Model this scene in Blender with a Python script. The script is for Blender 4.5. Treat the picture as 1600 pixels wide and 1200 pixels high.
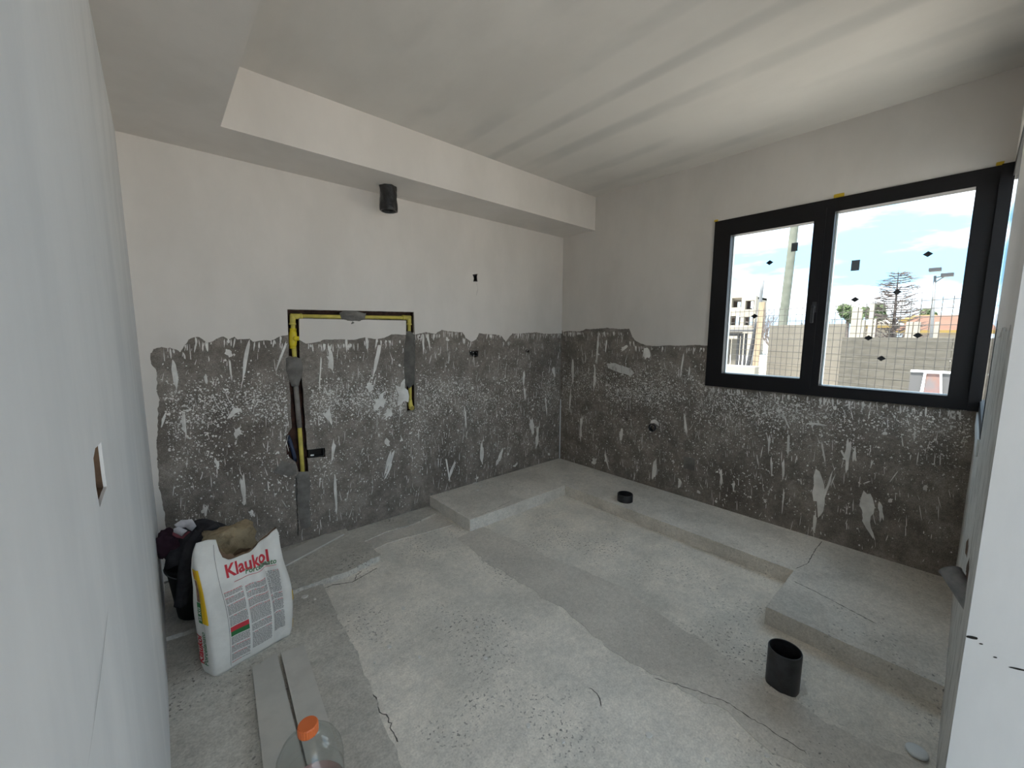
import bpy, bmesh, math, random
from mathutils import Vector, Matrix, noise
from mathutils.geometry import tessellate_polygon
random.seed(7)
for o in list(bpy.data.objects): bpy.data.objects.remove(o)
scene = bpy.context.scene
COL = scene.collection

# ------------------------------------------------------------------ camera
F = 630.025
CAM = Vector((-3.3649, -3.0063, 1.5))
_y, _p, _r = math.radians(48.706), math.radians(-7.027), math.radians(0.235)
FW = Vector((math.cos(_y)*math.cos(_p), math.sin(_y)*math.cos(_p), math.sin(_p)))
_rt = Vector((math.sin(_y), -math.cos(_y), 0)); _up = _rt.cross(FW)
RT = math.cos(_r)*_rt + math.sin(_r)*_up; UP = -math.sin(_r)*_rt + math.cos(_r)*_up
cam_d = bpy.data.cameras.new('camera'); cam = bpy.data.objects.new('camera', cam_d); COL.objects.link(cam)
cam_d.sensor_width = 36; cam_d.lens = 36*F/1600; cam_d.clip_start = .01; cam_d.clip_end = 500
cam.matrix_world = Matrix(((RT.x, UP.x, -FW.x, CAM.x), (RT.y, UP.y, -FW.y, CAM.y), (RT.z, UP.z, -FW.z, CAM.z), (0, 0, 0, 1)))
scene.camera = cam

# ------------------------------------------------------------------ sky, sun, exposure
SKY_STRENGTH = 1.18
SUN_STRENGTH = 5.2
EXPOSURE = 2.2
w = bpy.data.worlds.new('sky'); scene.world = w; w.use_nodes = True
nt = w.node_tree; nt.nodes.clear()
def N(t, k, **kw):
    n = t.nodes.new(k)
    for a, b in kw.items():
        if a in n.inputs: n.inputs[a].default_value = b
        else: setattr(n, a, b)
    return n
tc = N(nt, 'ShaderNodeTexCoord'); mp = N(nt, 'ShaderNodeMapping'); mp.inputs['Scale'].default_value = (1.6, 1.6, 7)
ns = N(nt, 'ShaderNodeTexNoise', Scale=1.7, Detail=7, Roughness=.55)
cr = N(nt, 'ShaderNodeValToRGB'); cr.color_ramp.elements[0].position = .42; cr.color_ramp.elements[1].position = .74
cr.color_ramp.elements[0].color = (.155, .31, .46, 1); cr.color_ramp.elements[1].color = (.98, .95, .91, 1)
bg = N(nt, 'ShaderNodeBackground', Strength=SKY_STRENGTH); wo = N(nt, 'ShaderNodeOutputWorld')
L = nt.links.new
L(tc.outputs['Generated'], mp.inputs[0]); L(mp.outputs[0], ns.inputs['Vector']); L(ns.outputs[0], cr.inputs[0]); L(cr.outputs[0], bg.inputs[0]); L(bg.outputs[0], wo.inputs[0])
sd = bpy.data.lights.new('sun', 'SUN'); sd.energy = SUN_STRENGTH; sd.angle = math.radians(3); sd.color = (1, .94, .86)
so = bpy.data.objects.new('sun', sd); COL.objects.link(so)
so.rotation_euler = Vector((.34, -.08, -.94)).to_track_quat('-Z', 'Y').to_euler()
vs = scene.view_settings; vs.view_transform = 'Standard'; vs.look = 'None'; vs.gamma = 1; vs.use_curve_mapping = False; vs.exposure = EXPOSURE

# ------------------------------------------------------------------ room measures (metres)
W, D, H, ZS, BD, SW = 3.441, 3.060, 2.841, 2.526, .419, .401
HP, PW, PB, PE, WY, WW = .0955, .587, .604, 1.675, -2.4215, 1.083
WZ0, WZ1, WY0, WY1 = 1.091, 2.378, -1.585, -3.016
XE = -2.05          # free end of the front wall stub
def ray(px, py): return FW + RT*((px-800)/F) - UP*((py-600)/F)
def on(px, py, ax, val):
    d = ray(px, py); return CAM + d*((val-CAM[ax])/d[ax])
def B(px, py): v = on(px, py, 1, 0.); return (v.x, v.z)         # back wall
def Rw(px, py): v = on(px, py, 0, 0.); return (v.y, v.z)        # window wall
def Lw(px, py): v = on(px, py, 0, -W); return (v.y, v.z)        # left wall
def Z(px, py, z=0.): v = on(px, py, 2, z); return (v.x, v.y)    # floor

# ------------------------------------------------------------------ materials
MATS = {}
def mat(name, col, rough=.8, spec=.3, metal=0, bump=0, bscale=40, col2=None, nscale=6, ndetail=6, lo=.35, hi=.65, stretch=(1, 1, 1), col3=None, n3=1.5, grain=None, extra=None):
    m = bpy.data.materials.new(name); m.use_nodes = True; t = m.node_tree; t.nodes.clear()
    out = N(t, 'ShaderNodeOutputMaterial'); b = N(t, 'ShaderNodeBsdfPrincipled'); t.links.new(b.outputs[0], out.inputs[0])
    b.inputs['Base Color'].default_value = (*col, 1); b.inputs['Roughness'].default_value = rough
    b.inputs['Specular IOR Level'].default_value = spec; b.inputs['Metallic'].default_value = metal
    tc = N(t, 'ShaderNodeTexCoord'); mp = N(t, 'ShaderNodeMapping'); mp.inputs['Scale'].default_value = stretch
    t.links.new(tc.outputs['Object'], mp.inputs[0]); vec = mp.outputs[0]
    c = None
    def mix(a, bcol, fac):
        mx = N(t, 'ShaderNodeMix', data_type='RGBA')
        t.links.new(fac, mx.inputs[0])
        for i, v in ((6, a), (7, bcol)):
            if isinstance(v, tuple): mx.inputs[i].default_value = (*v, 1)
            else: t.links.new(v, mx.inputs[i])
        return mx.outputs[2]
    def ramp(fac, p0, p1):
        r = N(t, 'ShaderNodeMapRange', interpolation_type='SMOOTHSTEP'); t.links.new(fac, r.inputs[0])
        r.inputs[1].default_value = p0; r.inputs[2].default_value = p1; return r.outputs[0]
    def nz(scale, detail=6, rough=.6, v=vec):
        n = N(t, 'ShaderNodeTexNoise', Scale=scale, Detail=detail, Roughness=rough); t.links.new(v, n.inputs['Vector']); return n.outputs[0]
    if col2: c = mix(col, col2, ramp(nz(nscale, ndetail), lo, hi))
    if col3: c = mix(c, col3, ramp(nz(n3, 5), .45, .75))
    if extra: c = extra(t, vec, c if c is not None else col, mix, ramp, nz)
    if grain and c is not None:
        for gs, amt in grain:
            hv = N(t, 'ShaderNodeHueSaturation'); rg_ = N(t, 'ShaderNodeMapRange'); t.links.new(nz(gs, 3, .6), rg_.inputs[0])
            rg_.inputs[1].default_value = .3; rg_.inputs[2].default_value = .7; rg_.inputs[3].default_value = 1-amt; rg_.inputs[4].default_value = 1+amt
            t.links.new(c, hv.inputs['Color']); t.links.new(rg_.outputs[0], hv.inputs['Value']); c = hv.outputs[0]
    if c is not None: t.links.new(c, b.inputs['Base Color'])
    if bump:
        bp = N(t, 'ShaderNodeBump', Strength=bump, Distance=.01); t.links.new(nz(bscale, 8, .7), bp.inputs['Height']); t.links.new(bp.outputs[0], b.inputs['Normal'])
    MATS[name] = m; return m
def flecks(scale, lo, hi, colr, zband=None, lumps=None):
    def f(t, vec, c, mix, ramp, nz):
        a = ramp(nz(scale, 3, .65), lo, hi)
        if zband:
            s = N(t, 'ShaderNodeSeparateXYZ'); t.links.new(vec, s.inputs[0])
            z = s.outputs[2]
            up = ramp(z, zband[0], zband[1]); dn = ramp(z, zband[3], zband[2])
            m1 = N(t, 'ShaderNodeMath', operation='MULTIPLY'); t.links.new(up, m1.inputs[0]); t.links.new(dn, m1.inputs[1])
            cl = ramp(nz(3.2, 4), .38, .62)
            m2 = N(t, 'ShaderNodeMath', operation='MULTIPLY'); t.links.new(m1.outputs[0], m2.inputs[0]); t.links.new(cl, m2.inputs[1])
            m3 = N(t, 'ShaderNodeMath', operation='MULTIPLY'); t.links.new(m2.outputs[0], m3.inputs[0]); t.links.new(a, m3.inputs[1])
            a = m3.outputs[0]
        return mix(c, colr, a)
    return f
def dark_pits(scale, thr, colr):
    def f(t, vec, c, mix, ramp, nz):
        a = ramp(nz(scale, 2, .5), thr, thr+.05)
        b = ramp(nz(2.3, 4), .42, .66)
        m = N(t, 'ShaderNodeMath', operation='MULTIPLY'); t.links.new(a, m.inputs[0]); t.links.new(b, m.inputs[1])
        return mix(c, colr, m.outputs[0])
    return f
WHITE = (.71, .672, .636)
scene.cycles.max_bounces = 14; scene.cycles.diffuse_bounces = 9; scene.cycles.transparent_max_bounces = 16
mat('plaster', WHITE, .9, .2, bump=.05, bscale=60, col2=(.65, .615, .58), nscale=2.2, ndetail=7, stretch=(1, 1, .5))
mat('plaster_smooth', (.74, .745, .75), .85, .25, bump=.03, bscale=30, col2=(.66, .67, .68), nscale=2.5, ndetail=6, stretch=(1, 1.4, .45))
mat('splash_white', (.82, .80, .765), .9, .2, col2=(.62, .60, .57), nscale=9)
mat('rough_cement', (.185, .163, .143), .95, .15, bump=.55, bscale=70, col2=(.305, .273, .243), nscale=7, ndetail=10, col3=(.138, .12, .105), n3=1.8, grain=((45, .18), (170, .32)),
    extra=flecks(85, .60, .66, (.52, .50, .475), zband=(.45, .85, 1.2, 1.45)))
mat('rough_whitish', (.66, .655, .63), .95, .15, bump=.8, bscale=60, col2=(.36, .35, .33), nscale=26, lo=.48, hi=.68, stretch=(1.2, 1, .35))
mat('mortar', (.22, .21, .195), .95, .1, bump=.6, bscale=80, col2=(.15, .14, .13), nscale=12)
mat('mortar_dark', (.16, .152, .14), .95, .1, bump=.4, bscale=70, col2=(.11, .105, .097), nscale=14)
mat('brick_inside', (.10, .055, .042), .95, .1, bump=.7, bscale=60, col2=(.05, .03, .025), nscale=18)
mat('concrete_floor', (.80, .755, .685), .92, .2, bump=.22, bscale=55, col2=(.66, .634, .583), nscale=5, ndetail=12, col3=(.56, .54, .495), n3=1.7, grain=((38, .10), (130, .14)), extra=dark_pits(70, .60, (.27, .26, .242)))
mat('concrete_patch', (.635, .60, .548), .92, .2, bump=.2, bscale=60, col2=(.55, .52, .475), nscale=3, ndetail=9, grain=((38, .08), (130, .12)), extra=dark_pits(80, .65, (.27, .26, .242)))
mat('concrete_strip', (.56, .54, .495), .92, .2, bump=.25, bscale=60, col2=(.46, .443, .405), nscale=3.5, ndetail=9, grain=((38, .12), (120, .16)), extra=dark_pits(65, .60, (.20, .192, .178)))
mat('concrete_plinth', (.72, .685, .63), .92, .2, bump=.2, bscale=60, col2=(.58, .553, .508), nscale=3.2, ndetail=9, grain=((30, .08), (120, .12)), extra=dark_pits(65, .64, (.30, .29, .27)))
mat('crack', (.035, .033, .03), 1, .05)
mat('black_frame', (.0035, .003, .0045), .5, .35)
mat('black_plastic', (.012, .012, .014), .42, .5, col2=(.03, .03, .034), nscale=20)
mat('black_film', (.008, .008, .009), .16, .6, bump=.5, bscale=30)
mat('black_fabric', (.026, .025, .029), .9, .2, bump=.3, bscale=200, col2=(.05, .049, .056), nscale=14)
mat('plum_fabric', (.035, .016, .026), .9, .2, bump=.3, bscale=160)
mat('grey_pipe', (.26, .24, .22), .7, .3, col2=(.18, .165, .15), nscale=20)
mat('yellow_pipe', (.66, .56, .12), .5, .4, col2=(.50, .42, .10), nscale=14)
mat('yellow_valve', (.66, .52, .02), .4, .5)
mat('brass', (.34, .27, .07), .45, .5, metal=.4)
mat('blue_conduit', (.03, .045, .09), .5, .4)
mat('pipe_grey_pvc', (.16, .165, .175), .5, .4, col2=(.24, .24, .245), nscale=30)
mat('box_dark', (.02, .02, .02), .6, .3)
mat('sill_white', (.66, .70, .72), .5, .4)
mat('tape_yellow', (.62, .42, .03), .6, .3)
mat('sticker_grey', (.10, .11, .125), .7, .3)
mat('sticker_black', (.02, .02, .022), .7, .3)
mat('tile_grey', (.55, .535, .50), .6, .35, col2=(.48, .47, .443), nscale=8, bump=.03, bscale=120)
mat('tile_edge', (.45, .44, .42), .8, .2)
mat('paper_white', (.72, .71, .68), .75, .25, col2=(.62, .61, .58), nscale=7, bump=.12, bscale=22)
mat('print_red', (.52, .045, .06), .7, .25)
mat('print_green', (.035, .16, .055), .7, .25)
mat('print_yellow', (.68, .42, .015), .7, .25)
mat('print_grey', (.16, .157, .155), .8, .2)
mat('print_brown', (.17, .10, .075), .8, .2, col2=(.32, .20, .15), nscale=60)
mat('print_white', (.75, .75, .72), .8, .2)
mat('print_orange', (.62, .20, .03), .8, .2)
mat('kraft', (.17, .11, .07), .9, .15, bump=.3, bscale=50, col2=(.10, .065, .045), nscale=9)
mat('burlap', (.36, .29, .19), .95, .1, bump=.9, bscale=60, col2=(.20, .155, .10), nscale=16, lo=.45, hi=.7)
mat('bucket_black', (.014, .014, .015), .5, .4)
mat('rag_white', (.55, .53, .55), .9, .2, col2=(.42, .40, .42), nscale=18)
mat('rag_red', (.20, .06, .075), .9, .2)
mat('orange_cap', (.75, .17, .045), .4, .45)
mat('label_pink', (.60, .36, .33), .6, .3)
mat('chip', (.66, .65, .62), .9, .2)
mat('white_plastic', (.72, .76, .78), .4, .45)
# outdoors
mat('ground_dust', (.48, .455, .415), .95, .1, bump=.3, bscale=4, col2=(.42, .395, .36), nscale=.8)
mat('precast_light', (.14, .128, .108), .95, .1, bump=.2, bscale=25, col2=(.12, .109, .092), nscale=1.2)
mat('precast_grey', (.092, .086, .074), .95, .1, bump=.5, bscale=20, col2=(.066, .062, .053), nscale=3, stretch=(1, 1, 4))
mat('wire', (.05, .047, .042), .6, .4, metal=.3)
mat('pole_concrete', (.10, .108, .088), .9, .2, col2=(.13, .138, .115), nscale=3)
mat('wood_pale', (.26, .205, .14), .85, .2, col2=(.21, .16, .11), nscale=4, stretch=(4, 4, .6))
mat('metal_dark', (.025, .026, .03), .5, .4)
mat('metal_grey', (.11, .115, .12), .5, .4)
mat('facade', (.27, .245, .205), .9, .2, col2=(.23, .21, .175), nscale=.5)
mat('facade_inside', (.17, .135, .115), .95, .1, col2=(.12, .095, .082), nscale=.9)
mat('bark', (.09, .075, .07), .95, .1)
mat('bark_pale', (.15, .125, .115), .95, .1)
mat('needle_green', (.09, .12, .06), .95, .1, col2=(.06, .085, .042), nscale=3)
mat('roof_red', (.12, .068, .05), .9, .15, col2=(.10, .055, .04), nscale=.5)
mat('fascia_yellow', (.17, .12, .04), .9, .15)
mat('weeds', (.26, .28, .08), .95, .1)
mat('poster', (.17, .10, .095), .8, .2, col2=(.12, .11, .115), nscale=4, ndetail=3, col3=(.20, .10, .065), n3=3)
mat('board_grey', (.08, .08, .083), .9, .2)
def glassy(name, tint, gloss):
    m = bpy.data.materials.new(name); m.use_nodes = True; t = m.node_tree; t.nodes.clear()
    o = N(t, 'ShaderNodeOutputMaterial'); tr = N(t, 'ShaderNodeBsdfTransparent'); tr.inputs[0].default_value = (*tint, 1)
    gl = N(t, 'ShaderNodeBsdfGlossy', Roughness=.03); mx = N(t, 'ShaderNodeMixShader'); lw = N(t, 'ShaderNodeLayerWeight', Blend=.5); pw = N(t, 'ShaderNodeMath', operation='POWER'); pw.inputs[1].default_value = 4.0
    ml = N(t, 'ShaderNodeMath', operation='MULTIPLY_ADD'); ml.inputs[1].default_value = gloss[1]; ml.inputs[2].default_value = gloss[0]
    t.links.new(lw.outputs['Facing'], pw.inputs[0]); t.links.new(pw.outputs[0], ml.inputs[0]); t.links.new(ml.outputs[0], mx.inputs[0]); t.links.new(tr.outputs[0], mx.inputs[1]); t.links.new(gl.outputs[0], mx.inputs[2]); t.links.new(mx.outputs[0], o.inputs[0])
    MATS[name] = m
glassy('window_glass', (.985, .995, .99), (.03, .5))
glassy('clear_plastic', (.90, .92, .91), (.06, .6))

# ------------------------------------------------------------------ mesh helpers
def obj(name, bm, m, parent=None, smooth=False, loc=None):
    bmesh.ops.recalc_face_normals(bm, faces=bm.faces)
    me = bpy.data.meshes.new(name); bm.to_mesh(me); bm.free()
    if m: me.materials.append(MATS[m])
    if smooth:
        for p in me.polygons: p.use_smooth = True
    o = bpy.data.objects.new(name, me); COL.objects.link(o)
    if parent: o.parent = parent
    if loc: o.location = loc
    return o
def rawobj(name, verts, faces, m, parent=None, smooth=False):
    me = bpy.data.meshes.new(name); me.from_pydata([tuple(v) for v in verts], [], faces); me.update()
    me.materials.append(MATS[m])
    if smooth:
        for p in me.polygons: p.use_smooth = True
    o = bpy.data.objects.new(name, me); COL.objects.link(o)
    if parent: o.parent = parent
    return o
def tag(o, label=None, cat=None, group=None, kind=None):
    if label: o['label'] = label
    if cat: o['category'] = cat
    if group: o['group'] = group
    if kind: o['kind'] = kind
    return o
def empty(name, label, cat, loc=(0, 0, 0), group=None, kind=None):
    o = bpy.data.objects.new(name, None); COL.objects.link(o); o.empty_display_size = .05
    return tag(o, label, cat, group, kind)
def box(bm, a, b, bev=0):
    x0, x1 = sorted((a[0], b[0])); y0, y1 = sorted((a[1], b[1])); z0, z1 = sorted((a[2], b[2]))
    r = bmesh.ops.create_cube(bm, size=1)
    for v in r['verts']: v.co = Vector(((x0+x1)/2+v.co.x*(x1-x0), (y0+y1)/2+v.co.y*(y1-y0), (z0+z1)/2+v.co.z*(z1-z0)))
    if bev:
        es = {e for v in r['verts'] for e in v.link_edges}
        bmesh.ops.bevel(bm, geom=list(es), offset=bev, segments=2, affect='EDGES', profile=.6)
def tube(bm, pts, r, n=12, cap=True):
    rs = r if isinstance(r, (list, tuple)) else [r]*len(pts)
    pts = [Vector(p) for p in pts]; rings = []
    ref = None
    for i, p in enumerate(pts):
        d = (pts[min(i+1, len(pts)-1)]-pts[max(i-1, 0)]).normalized()
        if ref is None: ref = d.orthogonal().normalized()
        a = (ref-d*ref.dot(d)).normalized(); ref = a; b = d.cross(a)
        rings.append([bm.verts.new(p+(a*math.cos(2*math.pi*k/n)+b*math.sin(2*math.pi*k/n))*rs[i]) for k in range(n)])
    for A, Bq in zip(rings, rings[1:]):
        for k in range(n): bm.faces.new((A[k], A[(k+1) % n], Bq[(k+1) % n], Bq[k]))
    if cap: bm.faces.new(rings[0][::-1]); bm.faces.new(rings[-1])
def lathe(bm, prof, c, n=32, axis=None):
    q = Vector((0, 0, 1)).rotation_difference(Vector(axis)) if axis else None
    rings = []
    for r, z in prof:
        ring = []
        for k in range(n):
            v = Vector((r*math.cos(2*math.pi*k/n), r*math.sin(2*math.pi*k/n), z))
            if q: v = q @ v
            ring.append(bm.verts.new(Vector(c)+v))
        rings.append(ring)
    for A, Bq in zip(rings, rings[1:]):
        for k in range(n): bm.faces.new((A[k], A[(k+1) % n], Bq[(k+1) % n], Bq[k]))
    return rings
def rag(poly, step, amp, seed=0, closed=True, keep=None):
    """subdivide a 2-D outline and roughen it"""
    out = []; n = len(poly); R = random.Random(seed)
    rng = range(n if closed else n-1)
    for i in rng:
        a, b = poly[i], poly[(i+1) % n]; l = math.hypot(b[0]-a[0], b[1]-a[1]); k = max(1, int(l/step))
        straight = keep and keep(a, b)
        if straight: k = 1
        for j in range(k):
            f = j/k; x = a[0]+(b[0]-a[0])*f; y = a[1]+(b[1]-a[1])*f
            if not straight and (j > 0):
                v = noise.noise_vector(Vector((x*9, y*9, seed*3.1)))*amp + noise.noise_vector(Vector((x*45, y*45, seed)))*amp*.7
                x += v.x; y += v.y
            out.append((x, y))
    if not closed: out.append(poly[-1])
    return out
AX = {'y': lambda u, v, d: (u, d, v), 'x': lambda u, v, d: (d, u, v), 'z': lambda u, v, d: (u, v, d)}
def plate(loops, axis, d0, d1, bm=None, backface=True):
    """solid plate from 2-D outline + holes between depths d0 (front) and d1 (back)"""
    bm = bm or bmesh.new(); f = AX[axis]
    flat = [p for l in loops for p in l]
    tri = tessellate_polygon([[Vector((p[0], p[1], 0)) for p in l] for l in loops])
    V0 = [bm.verts.new(f(p[0], p[1], d0)) for p in flat]; V1 = [bm.verts.new(f(p[0], p[1], d1)) for p in flat]
    for t in tri:
        try:
            bm.faces.new([V0[i] for i in t])
            if backface: bm.faces.new([V1[i] for i in reversed(t)])
        except ValueError: pass
    o = 0
    for l in loops:
        n = len(l)
        for i in range(n):
            a, b = o+i, o+(i+1) % n
            try: bm.faces.new((V0[a], V0[b], V1[b], V1[a]))
            except ValueError: pass
        o += n
    return bm
def rect(u0, v0, u1, v1): return [(u0, v0), (u1, v0), (u1, v1), (u0, v1)]
def struct(o, label=None):
    o['kind'] = 'structure'
    if label: o['label'] = label
    return o
def ribbon(name, pts, wdt, axis, d0, d1, m, parent, seed=1, step=.012, amp=.004):
    """crack: thin irregular band following pts"""
    p = rag(pts, step, amp, seed, closed=False); R = random.Random(seed)
    Lf, Rt = [], []
    for i, a in enumerate(p):
        q0 = p[max(0, i-1)]; q1 = p[min(len(p)-1, i+1)]; dx, dy = q1[0]-q0[0], q1[1]-q0[1]; l = math.hypot(dx, dy) or 1
        t = wdt*(.35+.65*R.random())*(1 if 0 < i < len(p)-1 else .2)/2
        Lf.append((a[0]-dy/l*t, a[1]+dx/l*t)); Rt.append((a[0]+dy/l*t, a[1]-dx/l*t))
    bm = bmesh.new(); f = AX[axis]
    A = [bm.verts.new(f(*q, d0)) for q in Lf]; Bq = [bm.verts.new(f(*q, d0)) for q in Rt]
    for i in range(len(p)-1): bm.faces.new((A[i], A[i+1], Bq[i+1], Bq[i]))
    return obj(name, bm, m, parent)
def lumpy(bm_obj_name, outline, axis, base, thick, m, parent, seed=1, grid=.012, amp=.5):
    """mortar dab: domed rough relief over a 2-D outline"""
    from mathutils.geometry import delaunay_2d_cdt
    us = [p[0] for p in outline]; vs_ = [p[1] for p in outline]
    pts = [Vector(p) for p in outline]; n = len(pts)
    def inside(x, y):
        c = False; j = n-1
        for i in range(n):
            if (outline[i][1] > y) != (outline[j][1] > y) and x < (outline[j][0]-outline[i][0])*(y-outline[i][1])/(outline[j][1]-outline[i][1])+outline[i][0]: c = not c
            j = i
        return c
    def dist(x, y):
        d = 9
        for i in range(n):
            ax, ay = outline[i]; bx, by = outline[(i+1) % n]; l2 = (bx-ax)**2+(by-ay)**2 or 1e-9
            t = max(0, min(1, ((x-ax)*(bx-ax)+(y-ay)*(by-ay))/l2)); d = min(d, math.hypot(x-ax-t*(bx-ax), y-ay-t*(by-ay)))
        return d
    y = min(vs_)
    while y < max(vs_):
        x = min(us)
        while x < max(us):
            xx = x+random.uniform(-.3, .3)*grid; yy = y+random.uniform(-.3, .3)*grid
            if inside(xx, yy) and dist(xx, yy) > grid*.4: pts.append(Vector((xx, yy)))
            x += grid
        y += grid
    V, E_, Fc, *_ = delaunay_2d_cdt(pts, [(i, (i+1) % n) for i in range(n)], [], 1, 1e-6)
    f = AX[axis]; out = []
    sgn = 1 if thick > 0 else -1
    for v in V:
        d = dist(v.x, v.y); h = min(1, d/(abs(thick)*2.2))**.5
        h *= 1+amp*noise.noise(Vector((v.x*38, v.y*38, seed)))
        out.append(f(v.x, v.y, base+thick*h))
    return rawobj(bm_obj_name, out, Fc, m, parent, True)

# ================================================================== THE ROOM
YB = -5.0     # how far floor, ceiling and left wall run on behind the camera
bm = bmesh.new(); box(bm, (-W-.15, YB, -.2), (.15, .15, 0)); floor = struct(obj('floor', bm, 'concrete_floor'), 'bare grey concrete floor with patched screed')
bm = plate([[(-W-.15, .15), (.15, .15), (.15, -D-.15), (XE, -D-.15), (XE, YB), (-W-.15, YB)]], 'z', H, H+.2)
def streaks(t, vec, c, mix, ramp, nz):
    wv = N(t, 'ShaderNodeTexWave', wave_type='BANDS', bands_direction='X'); wv.inputs['Scale'].default_value = .85; wv.inputs['Distortion'].default_value = 5.5
    wv.inputs['Detail'].default_value = 3; wv.inputs['Detail Scale'].default_value = .8
    mp = N(t, 'ShaderNodeMapping'); mp.inputs['Scale'].default_value = (1, .12, 1); t.links.new(vec, mp.inputs[0]); t.links.new(mp.outputs[0], wv.inputs['Vector'])
    a = ramp(wv.outputs[1], .62, 1.0)
    b = ramp(nz(1.3, 4), .40, .68)
    m = N(t, 'ShaderNodeMath', operation='MULTIPLY'); t.links.new(a, m.inputs[0]); t.links.new(b, m.inputs[1])
    return mix(c, (.55, .535, .51), m.outputs[0])
mat('ceiling_plaster', (.69, .66, .622), .92, .2, bump=.05, bscale=40, col2=(.63, .602, .567), nscale=1.6, ndetail=7, stretch=(1, .6, 1), extra=streaks)
ceiling = struct(obj('ceiling', bm, 'ceiling_plaster'), 'grey-white plastered ceiling with long dusty streaks')
bm = plate([[(-W, 0), (0, 0), (0, -BD), (-W+SW, -BD), (-W+SW, YB), (-W, YB)]], 'z', ZS, H)
beam = struct(obj('ceiling_beam', bm, 'plaster'), 'dropped plastered beam running along the back and left walls')

# ---- back wall: chases and box holes really cut in
chase = [B(*p) for p in ((449, 484), (451, 545), (453, 610), (456, 668), (447, 682), (448, 712), (462, 722), (467, 738), (482, 737), (480, 716), (509, 714), (508, 700), (480, 703), (477, 668), (473, 605), (468, 545),
        (467, 497), (635, 500), (634.5, 570), (636, 642), (648, 640), (647, 570), (646, 488))]
def outline(*ps): return [B(*p) for p in ps]
hole_hi = outline((738, 429), (746, 428), (745, 433), (746, 440), (739, 440), (740, 435))
hole_mid = outline((733, 548), (748, 548), (747, 557), (741, 559), (734, 553))
hole_lo = outline((821, 546), (828, 547), (827, 551), (822, 551))
ch = rag(chase, .02, .004, 3)
holes = [ch, hole_hi, hole_mid, hole_lo]
bm = plate([rect(-W-.15, -.2, .15, ZS+.3)]+holes, 'y', 0, .010)
wall_back = struct(obj('wall_back', bm, 'rough_cement'), 'back wall with a rough splattered cement band below white plaster')
bm = plate([rect(-W-.15, -.2, .15, H+.2)]+holes, 'y', .010, .055); obj('brick_core', bm, 'brick_inside', wall_back)
bm = bmesh.new(); box(bm, (-W-.15, .055, -.2), (.15, .16, H+.2)); obj('brick_core', bm, 'brick_inside', wall_back)
edge_b = [(872, 521), (850, 522), (838, 519), (820, 521), (800, 521), (790, 534), (782, 523), (765, 522), (748, 520), (744, 530), (736, 534), (728, 529), (722, 519), (700, 518), (690, 515), (680, 522), (665, 519), (648, 523)]
edge_a = [(450, 523), (436, 526), (425, 531), (412, 531), (395, 534), (390, 529), (370, 530), (366, 526), (356, 530), (348, 526), (340, 529), (330, 534), (322, 535), (312, 527), (303, 527), (296, 530), (289, 538), (282, 550), (275, 546), (265, 543), (252, 542), (240, 545), (235, 552),
          (236, 568), (244, 580), (246, 610), (250, 625), (246, 640), (245, 690), (247, 720), (249, 760), (254, 790), (259, 825), (260, 850)]
eb = rag([B(*p) for p in edge_b], .005, .006, 5, closed=False); ea = rag([B(*p) for p in edge_a], .005, .006, 6, closed=False)
up = [(-W, ZS), (0, ZS), (0, eb[0][1])] + eb + [B(646.4, 488), B(646.2, 487.4), B(448.6, 483.2)] + ea + [(-W+.045, .05), (-W, .05)]
bm = plate([up, hole_hi], 'y', -.004, 0); obj('plaster_coat', bm, 'plaster', wall_back)
inner = [B(467.5, 498)] + [B(634, 501)] + rag([B(*p) for p in ((634, 523), (612, 522), (600, 528), (588, 530), (570, 527), (552, 531), (530, 530), (505, 531), (500, 534), (478, 537), (467.5, 531))], .006, .0035, 8, closed=False)
bm = plate([inner], 'y', -.004, 0); obj('plaster_coat', bm, 'plaster', wall_back)
# mortar dabs over the pipe and the filled foot of the chase
def dab(pts, thick, mt='mortar', seed=1, base=0, wall=wall_back, axis='y', fn=B, name='mortar_dab'):
    return lumpy(name, rag([fn(*p) for p in pts], .012, .005, seed), axis, base, thick, mt, wall, seed)
dab([(446, 560), (452, 556), (462, 557), (470, 560), (473, 572), (471, 590), (466, 604), (456, 604), (451, 592), (447, 578)], -.022, 'mortar', 2)
dab([(530, 489), (538, 485), (556, 486), (572, 489), (570, 500), (562, 503), (546, 502), (534, 499)], -.016, 'mortar', 4)
dab([(535, 501), (552, 500), (561, 502), (555, 507), (546, 510), (538, 507)], -.004, 'mortar', 5)
dab([(635, 518), (641, 517), (648, 523), (649, 545), (648, 575), (647, 600), (640, 607), (633, 600), (631, 570), (632, 540)], -.016, 'mortar_dark', 6)
dab([(460, 745), (468, 737), (480, 738), (485, 752), (484, 790), (486, 822), (470, 828), (466, 800), (461, 770)], -.006, 'mortar', 7)
dab([(426, 738), (440, 720), (462, 726), (464, 740), (450, 745), (438, 742)], -.004, 'mortar', 9)
ribbon('crack', [B(463, 745), B(464, 790), B(465, 838)], .006, 'y', -.0068, 0, 'crack', wall_back, 3)
ribbon('crack', [B(744, 441), B(746, 452), B(744, 462)], .002, 'y', -.0046, 0, 'crack', wall_back, 4)

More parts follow.
